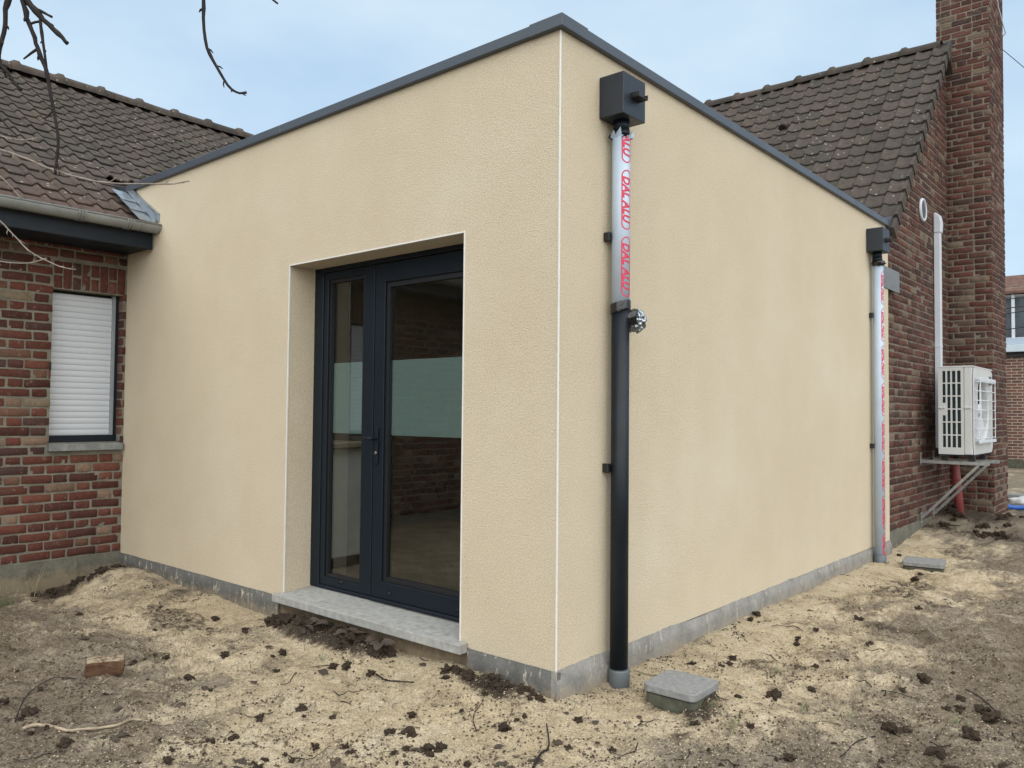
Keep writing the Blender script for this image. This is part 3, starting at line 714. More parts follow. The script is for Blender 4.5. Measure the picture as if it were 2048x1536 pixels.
FONTCACHE = {}
def label_mesh(theta0, r):
    """lettering in a rounded frame wrapped on a cylinder of radius r; runs down the pipe"""
    key = (round(theta0, 3), r)
    if key in FONTCACHE: return FONTCACHE[key]
    c = bpy.data.curves.new('lettering', 'FONT'); c.body = 'DAL ALU'; c.size = .058; c.offset = .0021; c.shear = .22; c.space_character = 1.02; c.resolution_u = 3
    o = bpy.data.objects.new('lettering', c); COL.objects.link(o); bpy.context.view_layer.update()
    me0 = bpy.data.meshes.new_from_object(o.evaluated_get(bpy.context.evaluated_depsgraph_get()))
    bm = bmesh.new(); bm.from_mesh(me0); bpy.data.objects.remove(o, do_unlink=True); bpy.data.curves.remove(c)
    xs = [v.co.x for v in bm.verts]; ln = max(xs)-min(xs); x0 = min(xs)
    for v in bm.verts: v.co.x = (v.co.x-x0)*(.240/ln)+.033; v.co.y += .0085
    # frame: stadium ring
    L, Wd, lw = .305, .060, .0060; rd = Wd/2; prev = None; ringp = []
    for cx_, a0 in ((L-rd, -90), (rd, 90)):
        for k in range(13):
            a = R_(a0+k*15); ringp.append((cx_+math.cos(a)*rd, rd+math.sin(a)*rd, cx_+math.cos(a)*(rd-lw), rd+math.sin(a)*(rd-lw)))
    vo = [bm.verts.new((p[0], p[1], 0)) for p in ringp]; vi = [bm.verts.new((p[2], p[3], 0)) for p in ringp]; n = len(ringp)
    for k in range(n): bm.faces.new((vo[k], vo[(k+1) % n], vi[(k+1) % n], vi[k]))
    for k in range(1, 19):
        bmesh.ops.bisect_plane(bm, geom=bm.verts[:]+bm.edges[:]+bm.faces[:], plane_co=(0, k*.0033, 0), plane_no=(0, 1, 0))
    for v in bm.verts:
        th = theta0+v.co.y/r; s = v.co.x; v.co = (math.cos(th)*(r+.0007), math.sin(th)*(r+.0007), -s)
    me = bpy.data.meshes.new('lettering'); bm.to_mesh(me); bm.free(); me.materials.append(MT['film_print']); FONTCACHE[key] = me; return me

def clamp(t, z):
    m = MB(); m.box((-.064, -.062, z-.022), (-.030, -.036, z+.022)); m.box((-.062, -.036, z-.016), (-.046, .036, z+.016)); m.build('pipe_clamp', MT['black_plastic'], t, .002, 1)
PR = .0455
p1 = tag(empty('downpipe', (.066, .43, -.155)), 'black downpipe with its upper wrapping still on and foil bunched halfway', 'downpipe')
z_ = lambda z: z+.155
MB().tube([(0, 0, z_(-.06)), (0, 0, z_(1.74))], PR, 28).build('pipe', MT['pipe_dark'], p1)
MB().tube([(0, 0, z_(1.735)), (0, 0, z_(2.612))], PR+.0008, 28).build('wrapping_film', MT['film'], p1)
for zt in (2.775, 2.435, 2.095):
    if zt > 2.7:
        me = label_mesh(R_(-55), PR+.0008).copy(); bm = bmesh.new(); bm.from_mesh(me)
        bmesh.ops.bisect_plane(bm, geom=bm.verts[:]+bm.edges[:]+bm.faces[:], plane_co=(0, 0, 2.605-zt), plane_no=(0, 0, 1), clear_outer=True); bm.to_mesh(me); bm.free()
    else: me = label_mesh(R_(-55), PR+.0008)
    o = bpy.data.objects.new('lettering', me); link(o, p1); o.location = (0, 0, z_(zt))
# torn black edge of the wrapping and the bunched foil
r = random.Random(4); m = MB(); vs = []; n = 40
for k in range(5):
    for i in range(n):
        a = 2*math.pi*i/n; sag = .022*math.sin(a+R_(50)); rr_ = PR+.0025+.0035*r.random()+(.002 if k in (1, 3) else 0)
        vs.append((math.cos(a)*rr_, math.sin(a)*rr_, z_(1.745)+(k-2)*.012+sag*.5+r.uniform(-.003, .003)))
m.add(vs, [(k*n+i, k*n+(i+1) % n, (k+1)*n+(i+1) % n, (k+1)*n+i) for k in range(4) for i in range(n)], True)
m.build('torn_film_edge', MT['tape'], p1)
def crumple(name, loc, rad, mat, parent, seed, sq=(1, 1, 1), sub=4, amp=.28):
    bm = bmesh.new(); bmesh.ops.create_icosphere(bm, subdivisions=sub, radius=1); r = random.Random(seed); pl = [(Vector((r.gauss(0,1), r.gauss(0,1), r.gauss(0,1))).normalized(), r.uniform(.55, .95), r.uniform(2, 11), r.uniform(0, 6)) for _ in range(30)]
    for v in bm.verts:
        p = v.co.copy(); s = 1
        for d, h, fq, ph in pl: s += amp*.16*abs(math.sin(p.dot(d)*fq+ph))-amp*.08
        v.co = Vector((p.x*s*sq[0]*rad, p.y*s*sq[1]*rad, p.z*s*sq[2]*rad))
    me = bpy.data.meshes.new(name); bm.to_mesh(me); bm.free(); me.materials.append(mat); me.polygons.foreach_set('use_smooth', [True]*len(me.polygons))
    o = bpy.data.objects.new(name, me); link(o, parent); o.location = loc; return o
th = R_(2)
crumple('bunched_foil', (math.cos(th)*.050, .070, z_(1.676)), .034, MT['foil'], p1, 3, (1, .9, 1.12), 5, .6)
crumple('bunched_film', (.040, .052, z_(1.690)), .036, MT['tape'], p1, 8, (1.0, 1.25, 1.0), 3, .4)
for k in range(7):      # curled remains of the wrapping under the box
    a = R_(-140+k*34); m = MB(); c0, s0 = math.cos(a), math.sin(a); r1 = PR+.001
    w_ = .32; q = [(math.cos(a-w_)*r1, math.sin(a-w_)*r1, z_(2.60)), (math.cos(a+w_)*r1, math.sin(a+w_)*r1, z_(2.605)), (math.cos(a+.2)*(r1+.016), math.sin(a+.2)*(r1+.016), z_(2.625+.012*(k % 3))), (math.cos(a-.15)*(r1+.020), math.sin(a-.15)*(r1+.020), z_(2.615-.01*(k % 2)))]
    m.add(q, [(0, 1, 2, 3)]); m.build('film_scrap', MT['film'] if k % 3 else MT['tape'], p1)
MB().tube([(0, 0, z_(-.22)), (0, 0, z_(-.075)), (0, 0, z_(-.068))], [.0545, .0545, .0525], 28).build('socket', MT['pvc_grey'], p1)
clamp(p1, z_(2.10)); clamp(p1, z_(.93))
p2 = tag(empty('downpipe', (.066, 4.74, -.155)), 'downpipe fully wrapped in printed film beside the brick gable', 'downpipe')
MB().tube([(0, 0, z_(-.06)), (0, 0, z_(2.60))], PR, 24).build('wrapping_film', MT['film'], p2)
for k in range(8):
    o = bpy.data.objects.new('lettering', label_mesh(R_(-43), PR)); link(o, p2); o.location = (0, 0, z_(2.52-k*.34)+(.0 if k else 0))
crumple('bunched_film', (.004, -.01, z_(2.597)), .047, MT['tape'], p2, 5, (1.05, 1.05, .6), 3, .3)
MB().tube([(0, 0, z_(-.20)), (0, 0, z_(-.055))], .0535, 24).build('socket', MT['pvc_grey'], p2)
clamp(p2, z_(2.12)); clamp(p2, z_(.925))

tag(box('metal_plate', (.004, 5.09, 2.434), (.010, 5.645, 2.645), MT['plate'], None, .001, 1), 'plain grey metal sheet fixed at the end of the render by the gable', 'plate')

# ================================================================== LEFT HOUSE
lh = tag(empty('brick_house', (-EL, -.5, -.2)), 'red brick house wing with zinc gutter and closed white shutters', 'house'); inv = lh.matrix_basis.inverted()
def P_(o, p=None):
    o.parent = p or lh; o.matrix_parent_inverse = inv; return o
# brick field, u = y, on plane x=-EL, facing +X  (u runs -Y so that U x ... keeps handedness)
YB = -6.5
wins = [(-.575, -.030), (-2.43, -1.88), (-4.6, -3.9)]          # openings, y ranges
WZ0, WZ1 = .925, 2.152
# mortar backing with openings
ys = sorted([YB, .28]+[v for q in wins for v in q]); wall = plate(lambda u, v, d: (-EL-.007-d, u, v), ys, [-.02, WZ0, WZ1, 2.62], lambda u, v: any(a < u < b for a, b in wins) and WZ0 < v < WZ1, .11)
wall_o = P_(wall.build('wall', MT['mortar_l']))
bw = Wall((-EL, 0, 0), (0, 1, 0), (1, 0, 0), MT['brick_l'], MT['brick_la'], 1)
k = 0
while k*CO+.012 < 2.53:
    zc = .010+CO/2+k*CO; cuts = []
    for a, b in wins:
        if WZ0-.065 < zc < WZ1: cuts.append((a, b) if zc > WZ0 else (a-.012, b+.03))
        elif WZ1 <= zc < WZ1+.235: cuts.append((a-.006, min(b+.02, .0)))
    bw.course(zc, YB, -.004, .09 if k % 2 else .262, cuts); k += 1
class Grp:  # lets finish() parent with the right inverse
    pass
def finish_wall(bw, parent, visible, cap):
    before = set(COL.objects); bw.finish(None, visible, cap)
    for o in [o for o in COL.objects if o not in before]:
        mw = o.matrix_world.copy() if o.name.startswith('brickwork') else None
        o.parent = parent; o.matrix_parent_inverse = (parent.matrix_parent_inverse.inverted() @ parent.parent.matrix_basis.inverted()) if False else Matrix()
finish_plain = bw.finish
bw.finish(wall_o, lambda x0, x1, zc: x1 > -1.0, 300)
# soldier course and reveal bricks
sold = [brick_mesh('soldier', MT['brick_l'], .215, 900+i) for i in range(4)]; sold_h = [brick_mesh('soldier_half', MT['brick_l'], .100, 910+i) for i in range(3)]
for (a, b) in wins[:2]:
    n = 8; w_ = (b+.018-a)/n
    for i in range(n):
        y = a+w_*(i+.5); full = i % 2 == 1
        for zc, me in ([(WZ1+.116, rng.choice(sold))] if full else [(WZ1+.058, rng.choice(sold_h)), (WZ1+.173, rng.choice(sold_h))]):
            o = bpy.data.objects.new('brick', me); link(o, wall_o)
            o.matrix_world = Matrix.Translation((-EL+rng.uniform(-.003, .002), y, zc)) @ Matrix(((0,1,0),(0,0,1),(1,0,0))).to_4x4() @ Matrix.Diagonal((1, 1, 1, 1))
    for k in range(int((WZ1-WZ0)/CO)):        # header ends in the right reveal, facing -Y
        zc = .010+CO/2+(k+13)*CO
        if not WZ0+.02 < zc < WZ1: continue
        o = bpy.data.objects.new('brick', rng.choice(bw.hd)); link(o, wall_o)
        o.matrix_world = Matrix.Translation((-EL-.054, b-.004, zc)) @ Matrix.Rotation(math.pi, 4, 'Z') @ Matrix.Diagonal((1.02, .3, 1, 1))
# shuttered windows
def shutter_window(a, b, slats):
    t = P_(empty('window', (0, 0, 0))); xr = -EL-.085
    box('frame', (xr-.03, a, WZ0), (xr+.012, b, WZ0+.055), MT['anthracite'], t, .003, 1)
    box('frame', (xr-.03, b-.028, WZ0+.056), (xr+.006, b-.001, WZ1), MT['anthracite'], t, .002, 1)
    box('shutter_rail', (xr-.02, b-.055, WZ0+.056), (xr+.012, b-.029, WZ1), MT['rail'], t, .002, 1)
    box('shutter_rail', (xr-.02, a+.001, WZ0+.056), (xr+.010, a+.024, WZ1), MT['rail'], t, .002, 1)
    box('shutter_backing', (xr-.045, a, WZ0), (xr-.031, b, WZ1), MT['black'], t)
    y0, y1 = a+.025, b-.056; sh = .0478; n = int((WZ1-WZ0-.056)/sh)
    m = MB(); pr = [(.003, .0005), (.0062, .005), (.0075, .022), (.0062, .042), (.003, .0472)]
    vs = [(xr-.008+d, y, z) for y in (y0, y1) for d, z in pr]; k = len(pr)
    m.add(vs, [(i, k+i, k+i+1, i+1) for i in range(k-1)], True); me = m.mesh('shutter_slat'); me.materials.append(MT['shutter'])
    for i in range(n+1):
        z = WZ0+.057+i*sh
        if z+.04 > WZ1: break
        o = bpy.data.objects.new('shutter_slat', me); link(o, t); o.location = (rng.uniform(-.0006, .0006), 0, z)
    s = MB(); s.prism([(-EL-.11, a-.012, .862), (-EL+.045, a-.012, .862), (-EL+.045, a-.012, .917), (-EL-.11, a-.012, .930)], (0, b-a+.022, 0)); s.build('sill', MT['stone_old'], t, .004, 2)
    return t
for a, b in wins[:2]: shutter_window(a, b, True)
shutter_window(*wins[2], True)
P_(box('shutter_stop', (-EL-.002, -.590, 1.50), (-EL+.012, -.577, 1.56), MT['black_plastic'], None, .002, 1))
# plinth
m = MB(); n = 90; vs = []
for i in range(n+1):
    y = YB+(0-YB)*i/n
    for k in range(6):
        z = -.45+(.006+.45)*k/5; b_ = float(fbm(np.array([y*5]), np.array([z*8]), 3)[0])-.5; vs.append((-EL+.012+.008*b_-(.010 if k == 5 else 0), y, z))
    vs.append((-EL-.03, y, .007))
m.add(vs, [(i*7+k, (i+1)*7+k, (i+1)*7+k+1, i*7+k+1) for i in range(n) for k in range(6)], True); P_(m.build('plinth', MT['plinth_old']))
# eaves
P_(box('soffit', (-EL-.05, YB, 2.500), (-4.145, -.016, 2.512), MT['anthracite'])); P_(box('fascia', (-4.143, YB, 2.490), (-4.118, -.014, 2.640), MT['anthracite'], None, .002, 1))
for i in range(6):
    a = R_(20+i*25); MB
gm = MB(); gr = .064; gc = (-4.052, 2.672); prof = [(gc[0]+gr*math.cos(R_(180+i*15)), gc[1]+gr*math.sin(R_(180+i*15))) for i in range(13)]
inn = [(gc[0]+(gr-.003)*math.cos(R_(180+i*15)), gc[1]+(gr-.003)*math.sin(R_(180+i*15))) for i in range(12, -1, -1)]
loop = prof+inn; y0, y1 = YB, -.006; k = len(loop); vs = [(x, y, z) for y in (y0, y1) for x, z in loop]
gm.add(vs, [(i, (i+1) % k, k+(i+1) % k, k+i) for i in range(k)], True); gm.add([(x, y1, z) for x, z in prof], [tuple(range(13))])
gut = P_(gm.build('gutter', MT['zinc'])); MB().tube([(gc[0]+gr-.002, y0, gc[1]), (gc[0]+gr-.002, y1, gc[1])], .008, 10).build('rolled_edge', MT['zinc'], gut)
for yj in (-.155, -.245, -.60, -1.6, -2.6, -3.6, -4.6):
    m = MB()
    for dy in ((-.022, .0, .022) if yj != -.155 else (0,)):
        pr_ = [(gc[0]+(gr+.003)*math.cos(R_(180+i*12)), yj+dy, gc[1]+(gr+.003)*math.sin(R_(180+i*12))) for i in range(16)]; m.tube(pr_, .0045 if yj != -.155 else .0018, 6)
    m.build('gutter_collar', MT['zinc'], gut)
# roof
SL = .65; S_ = Vector((-1, 0, SL)).normalized(); O_ = Vector((-4.075, 0, 2.690)); RX, RZ = -7.47, 4.915
rf = P_(MB().prism([(-4.10, YB, 2.605), (-4.10, YB, 2.630), (RX, YB, RZ-.10), (RX, YB, RZ-.13)], (0, 6.3, 0)).build('roof', MT['board']))
MB().prism([(-4.90, -.21, 2.605+.8*SL), (-4.90, -.21, 2.630+.8*SL), (RX, -.21, RZ-.10), (RX, -.21, RZ-.13)], (0, 9.3, 0)).build('roof_deck', MT['board'], rf)
MB().prism([(RX, YB, RZ-.08), (RX, YB, RZ-.04), (RX-3.4, YB, 2.68), (RX-3.4, YB, 2.64)], (0, 15.6, 0)).build('rear_roof_slope', MT['tile_la'], rf)
OFF = 61
y00 = -.214-.13*TW            # roll crest lies at 15 % of a tile
Ot = Vector((-4.115, y00, 2.690-.03*SL))
tile_roof(rf, Ot, (0, 1, 0), S_, 21, .1965, range(-30, 42), MT['tile_l'], MT['tile_la'], 21,
          lambda q, k, c: (q.x > -4.78 and q.y > -.13) or (q.y > .0 and q.x > -4.90) or q.x < RX-.02,
          lambda q, px: True)
ridge(rf, (RX, .352-.446*14+.03, RZ-.045), (0, 1, 0), 34, MT['tile_l'], 3)
# flashing: stepped zinc soakers and an upstand against the render
zl = lambda x: 2.675+(-4.075-x)*SL
fl = P_(empty('flashing'))
for i in range(3):
    x0 = -4.055-i*.165; x1 = x0-.20
    MB().prism([(x0, -.150, zl(x0)+.040), (x0, -.004, zl(x0)+.034), (x1, -.004, zl(x1)+.022), (x1, -.150, zl(x1)+.030)], (0, 0, .004)).build('soaker', MT['lead'], fl)
    MB().prism([(x0-.01, -.030, zl(x0)+.042), (x0-.005, -.024, zl(x0)+.105), (x1+.02, -.024, zl(x1)+.09), (x1+.02, -.030, zl(x1)+.03)], (0, .020, 0)).build('upstand', MT['lead'], fl)
up_ = MB(); up_.prism([(-4.030, -.012, 2.700), (-4.030, -.012, 2.768), (-4.60, -.012, 3.085), (-4.60, -.012, 3.03)], (0, .0105, 0)); up_.prism([(-4.028, -.020, 2.762), (-4.028, -.020, 2.772), (-4.60, -.020, 3.092), (-4.60, -.020, 3.082)], (0, .018, 0)); up_.build('upstand_cap', MT['lead'], fl)
P_(box('end_wall', (-11, YB+.02, -.3), (-EL-.12, YB+.2, 2.6), MT['brick_la']))

# ================================================================== RIGHT HOUSE
rh = tag(empty('brick_house', (-.05, 7, -.1)), 'brown brick gable house with tall chimney and mossy tiled roof', 'house'); invr = rh.matrix_basis.inverted()
def Q_(o, p=None): o.parent = p or rh; o.matrix_parent_inverse = invr; return o
GX = -.045; S2 = 1.112; RY, RZ2 = 7.74, 5.83; zr = lambda y: RZ2-.17-abs(y-RY)*S2
wallr = MB(); poly = [(GX-.007, 5.29, -.05), (GX-.007, 5.29, zr(5.29)), (GX-.007, RY, zr(RY)), (GX-.007, 10.2, zr(10.2)), (GX-.007, 10.2, -.05)]
wallr.prism(poly[::-1], (-.3, 0, 0)); wr = Q_(wallr.build('wall', MT['mortar_r']))
bg_ = Wall((GX, 0, 0), (0, 1, 0), (1, 0, 0), MT['brick_r'], MT['brick_ra'], 2)
k = 0
while True:
    zc = .055+CO/2+k*CO; half = (RZ2-.17-zc)/S2-.03
    if half < .1: break
    a, b = max(5.295, RY-half), min(10.15, RY+half)
    bg_.course(zc, a, b, .11 if k % 2 else .282, [(7.975, 8.845)]); k += 1
bg_.finish(wr, lambda x0, x1, zc: x1 < 7.98, 300)
m = MB(); n = 60; vs = []
for i in range(n+1):
    y = 5.29+(7.97-5.29)*i/n
    for k in range(5):
        z = -.5+(.05+.5)*k/4; vs.append((GX+.010+.012*(float(fbm(np.array([y*5]), np.array([z*8+5]), 3)[0])-.5)-(.008 if k == 4 else 0), y, z))
    vs.append((GX-.02, y, .053))
m.add(vs, [(i*6+k, (i+1)*6+k, (i+1)*6+k+1, i*6+k+1) for i in range(n) for k in range(5)], True); Q_(m.build('plinth', MT['plinth_old']))
# chimney
chm = MB().box((-.155+.007, 7.977, -.3), (.423, 8.843, 8.2)).build('chimney', MT['mortar_r']); Q_(chm)
cf = Wall((0, 7.97, 0), (1, 0, 0), (0, -1, 0), MT['brick_r'], MT['brick_ra'], 3)
cs = Wall((.43, 0, 0), (0, 1, 0), (1, 0, 0), MT['brick_r'], MT['brick_ra'], 4)
k = 0
while True:
    zc = -.095+CO/2+k*CO
    if zc > 8.15: break
    lo = GX if zc < zr(7.97)+.2 else -.155
    cf.course(zc, lo, .43, (-.155 if k % 2 else .017)+(.06 if k % 4 == 1 else 0), ()); cs.course(zc, 7.972, 8.848, 7.972-.117 if k % 2 else 7.972, ()); k += 1
cf.rot = Matrix((Vector((1,0,0)), Vector((0,-1,0)), Vector((0,0,1)))).transposed()
cf.finish(chm, lambda *a: True, 250); cs.finish(chm, lambda x0, x1, zc: True, 60)
box('rear_brickwork', (-.155, 8.8435, 5.0), (.43, 8.85, 8.2), MT['brick_ra'], chm)
# roof
LXE = -8.2
rr_ = Q_(MB().prism([(.03, 5.27, zr(5.27)+.03), (.03, RY, zr(RY)+.03), (.03, RY, zr(RY)+.07), (.03, 5.27, zr(5.27)+.07)][::-1], (LXE, 0, 0)).build('roof', MT['board']))
MB().prism([(.03, RY, zr(RY)+.03), (.03, 7.965, zr(7.965)+.03), (.03, 7.965, zr(7.965)+.09), (.03, RY, zr(RY)+.09)], (LXE, 0, 0)).build('rear_roof_slope', MT['tile_ra'], rr_)
MB().prism([(-.16, 7.966, zr(7.966)+.03), (-.16, 10.3, zr(10.3)+.03), (-.16, 10.3, zr(10.3)+.09), (-.16, 7.966, zr(7.966)+.09)], (LXE, 0, 0)).build('rear_roof_slope', MT['tile_ra'], rr_)
Sv = Vector((0, 1, S2)).normalized(); ex2 = .2120
O2 = Vector((.055, 5.27, zr(5.27)+.085))
tile_roof(rr_, O2-Vector((TW, 0, 0)), (1, 0, 0), Sv, 18, ex2, range(-40, 1), MT['tile_r'], MT['tile_ra'], 31,
          lambda q, k, c: q.y > RY-.03, lambda q, px: px[0] > 1380 and (px[1] < 450-(1785-px[0])*.605+70), 0)
ridge(rr_, (-3.147-.446*10-.04, RY, RZ2-.115), (1, 0, 0), 17, MT['tile_r'], 5)
box('chimney_flashing', (-.165, 7.955, 5.50), (.02, 7.969, 5.86), MT['lead_dark'], rr_)
vt = MB(); c = Vector((-1.69, 6.92, zr(6.92)+.135)); nrm = Vector((0, -S2, 1)).normalized()
vt.tube([c-Sv*.05, c-Sv*.02, c+Sv*.10], [.055, .058, .02], 14); vt.build('vent_tile', MT['tile_r'], rr_)
vt = MB(); vt.tube([c-Sv*.0515, c-Sv*.05], [.044, .044], 14); vt.build('vent_mouth', MT['black'], rr_)
Q_(box('front_wall', (-7.9, 5.30, -.2), (GX-.31, 5.45, 3.2), MT['mortar_r']))

# round wall vent
v = tag(empty('wall_vent', (GX, 6.775, 3.515)), 'round white louvred vent high on the brick gable', 'vent')
m = MB(); n = 32; vs = []
for rd_, d in ((.105, .004), (.105, .022), (.125, .022), (.132, .012), (.132, .002)):
    for i in range(n): vs.append((d, math.cos(2*math.pi*i/n)*rd_, math.sin(2*math.pi*i/n)*rd_))
m.add(vs, [(k*n+i, k*n+(i+1) % n, (k+1)*n+(i+1) % n, (k+1)*n+i) for k in range(4) for i in range(n)], True); m.build('rim', MT['white_plastic'], v)
MB().tube([(.003, 0, 0), (.005, 0, 0)], .106, 28).build('back_plate', MT['black'], v)
for i in range(11):
    zz = -.09+i*.018; hw = math.sqrt(max(.104**2-zz**2, 0))
    MB().prism([(.006, -hw, zz+.008), (.020, -hw, zz-.004), (.021, -hw, zz-.001), (.007, -hw, zz+.011)], (0, 2*hw, 0)).build('louvre', MT['white_plastic'], v)
# cable trunking
tk = tag(empty('cable_trunking', (GX, 7.30, .85)), 'white plastic trunking running down the gable to the outdoor unit', 'trunking')
box('duct', (.004, -.035, -.02), (.068, .050, 1.16), MT['white_plastic'], tk, .004, 2); box('duct', (.004, -.035, 1.162), (.068, .050, 2.50), MT['white_plastic'], tk, .004, 2)
box('joint_cover', (.003, -.038, 1.145), (.071, .053, 1.18), MT['white_plastic'], tk, .003, 1)
cpm = MB(); cpm.prism([(.003, -.045, 2.49), (.080, -.045, 2.49), (.086, -.045, 2.60), (.070, -.045, 2.69), (.030, -.045, 2.725), (.003, -.045, 2.73)], (0, .105, 0)); cpm.build('end_cap', MT['white_plastic'], tk, .010, 3)
# outdoor unit
AX0, AX1, AY0, AY1, AZ0, AZ1 = .150, .480, 6.55, 7.60, .795, 1.722
ac = tag(empty('air_conditioner', (AX0, AY0, AZ0)), 'white outdoor heat pump unit on steel brackets in front of the chimney', 'air conditioner')
w_, d_, h_ = AX1-AX0, AY1-AY0, AZ1-AZ0
cols_ = [(.043, .072), (.089, .118), (.135, .168), (.184, .217)]; rows_ = [(.074+i*.1385, .074+i*.1385+.125) for i in range(6)]
us = sorted({0, .245, *[v for c in cols_ for v in c]}); vs_ = sorted({0, h_, *[v for r in rows_ for v in r], .349, .415, .489, .549})
def hole(u, v_):
    for ci, (a, b) in enumerate(cols_):
        if a < u < b:
            for ri, (p, q) in enumerate(rows_):
                if p < v_ < q: return not (ci == 0 and ((ri == 2 and v_ > .415) or (ri == 3 and v_ < .549)))
    return False
plate(lambda u, v_, d: (u, d, v_), us, vs_, hole, .012).build('side_grille', MT['ac_white'], ac, .0015, 1)
box('coil', (.035, .030, .06), (.225, .06, h_-.04), MT['coil'], ac)
for i in range(46):
    zf = .075+i*.018
    if zf < h_-.04: box('coil_fin', (.036, .0135, zf), (.225, .029, zf+.0025), MT['coil'], ac)
box('corner_panel', (.246, 0, 0), (w_-.006, .30, h_), MT['ac_white'], ac, .010, 3)
box('casing', (.004, .062, .002), (.2455, d_-.02, h_-.001), MT['ac_white'], ac, .004, 1)
box('top_cover', (-.003, -.004, h_-.0005), (w_+.003, d_+.003, h_+.016), MT['ac_white'], ac, .005, 2)
for x in (.0, .250): box('grip', (x, -.013, .487), (x+.066, -.0005, .509), MT['ac_white'], ac, .005, 2)
# front panel with round fan opening
fy, fz, fr_ = .50, .475, .345; m = MB(); n = 48; vs = []
def sq(a):
    cc, ss = math.cos(a), math.sin(a); t = min((.50-.001 if cc < 0 else d_-fy)/abs(cc) if abs(cc) > 1e-6 else 9, ((h_-fz) if ss > 0 else fz)/abs(ss) if abs(ss) > 1e-6 else 9); return (fy+cc*t, fz+ss*t)
for i in range(n): vs.append((w_, *sq(2*math.pi*i/n)))
for rd_, dx in ((fr_, 0), (fr_-.015, -.012), (fr_-.02, -.10)):
    for i in range(n): a = 2*math.pi*i/n; vs.append((w_+dx, fy+math.cos(a)*rd_, fz+math.sin(a)*rd_))
m.add(vs, [(k*n+i, k*n+(i+1) % n, (k+1)*n+(i+1) % n, (k+1)*n+i) for k in range(3) for i in range(n)], False); m.build('front_panel', MT['ac_white'], ac)
box('fan_housing', (.2458, .301, .05), (.2475, d_-.03, h_-.03), MT['black'], ac)
for k in range(3):
    a0 = k*2*math.pi/3; m = MB(); vs = []
    for i in range(7):
        a = a0+i*.26
        for rd_ in (.06, .32): vs.append((.262+i*.006, fy+math.cos(a)*rd_, fz+math.sin(a)*rd_))
    m.add(vs, [(2*i, 2*i+2, 2*i+3, 2*i+1) for i in range(6)], True); m.build('fan_blade', MT['white_plastic'], ac)
MB().tube([(.25, fy, fz), (.315, fy, fz)], .065, 18).build('fan_hub', MT['white_plastic'], ac)
gb = w_+.055
for i in range(7):
    zz = fz-.30+i*.10; MB().tube([(w_, .085, zz), (gb-.012, .090, zz), (gb, .11, zz), (gb, .90, zz), (gb-.012, .92, zz), (w_, .925, zz)], .005, 6).build('guard_wire', MT['white_plastic'], ac)
for y in (.11, .90): MB().tube([(w_, y, fz-.335), (gb-.01, y, fz-.325), (gb-.003, y, fz-.31), (gb-.003, y, fz+.31), (gb-.01, y, fz+.325), (w_, y, fz+.335)], .005, 6).build('guard_wire', MT['white_plastic'], ac)
box('guard_plate', (gb-.010, .09, fz+.305), (gb+.004, .92, fz+.345), MT['white_plastic'], ac, .004, 2); box('guard_plate', (gb-.020, .09, fz-.355), (gb+.004, .92, fz-.325), MT['white_plastic'], ac, .004, 2)
box('rating_label', (w_+.0005, .86, .76), (w_+.002, 1.00, .86), MT['pvc_grey'], ac)
box('base_pan', (.002, .004, -.014), (w_-.002, d_-.004, -.0005), MT['anthracite'], ac)
# brackets
def bracket(y, label, gname='wall brackets under the outdoor unit'):
    t = tag(empty('wall_bracket', (GX, y, .72)), label, 'bracket', gname)
    m = MB(); m.box((.003, -.018, .0), (.66, .018, .004)); m.box((.003, -.018, -.034), (.66, -.015, -.0005)); m.box((.003, .015, -.034), (.66, .018, -.0005)); m.build('arm', MT['galv'], t, .001, 1)
    box('wall_plate', (.002, -.03, -.055), (.0065, .03, .085), MT['galv'], t, .002, 1); box('wall_plate', (.002, -.03, -.70), (.0065, .03, -.575), MT['galv'], t, .002, 1)
    m = MB(); a = Vector((.0075, 0, -.635)); b = Vector((.56, 0, -.036)); dirn = (b-a).normalized(); s = Vector((-dirn.z, 0, dirn.x))*.014
    m.prism([a-s+Vector((0,-.013,0)), b-s+Vector((0,-.013,0)), b+s+Vector((0,-.013,0)), a+s+Vector((0,-.013,0))], (0, .026, 0)); m.build('strut', MT['galv'], t, .002, 1)
    for z in (.065, -.035, -.59, -.68): MB().tube([(.007, 0, z), (.016, 0, z)], .009, 8).build('bolt', MT['galv'], t)
    for x in (.24, .50):
        MB().box((x-.03, -.022, .005), (x+.03, .022, .054)).build('rubber_foot', MT['black_plastic'], t, .004, 2)
    return t
bracket(6.62, 'galvanised steel bracket under the grille end of the outdoor unit'); bracket(7.16, 'galvanised steel bracket further along the gable under the outdoor unit')
rpz = gz(.19, 7.42)
rp_ = tag(empty('drain_pipe', (.19, 7.40, 0)), 'red brown plastic pipe leaning up from the soil below the outdoor unit', 'pipe')
MB().tube([(.005, 0, -.12), (-.045, 0, .45), (-.055, 0, .60), (-.075, .03, .765)], .047, 20).build('pipe', MT['red_pipe'], rp_)
MB().tube([(-.0455, 0, .455), (-.0465, 0, .49)], .051, 20).build('pipe_collar', MT['red_pipe'], rp_)
ck = MB(); ck.tube([(.437, 8.25, 8.2), (.440, 8.25, 6.9), (.445, 8.45, 6.35), (.46, 8.86, 6.15), (.30, 8.87, 6.0)], .007, 6); tag(ck.build('cable', MT['white_plastic']), 'thin white cable running down the side of the chimney top', 'cable')

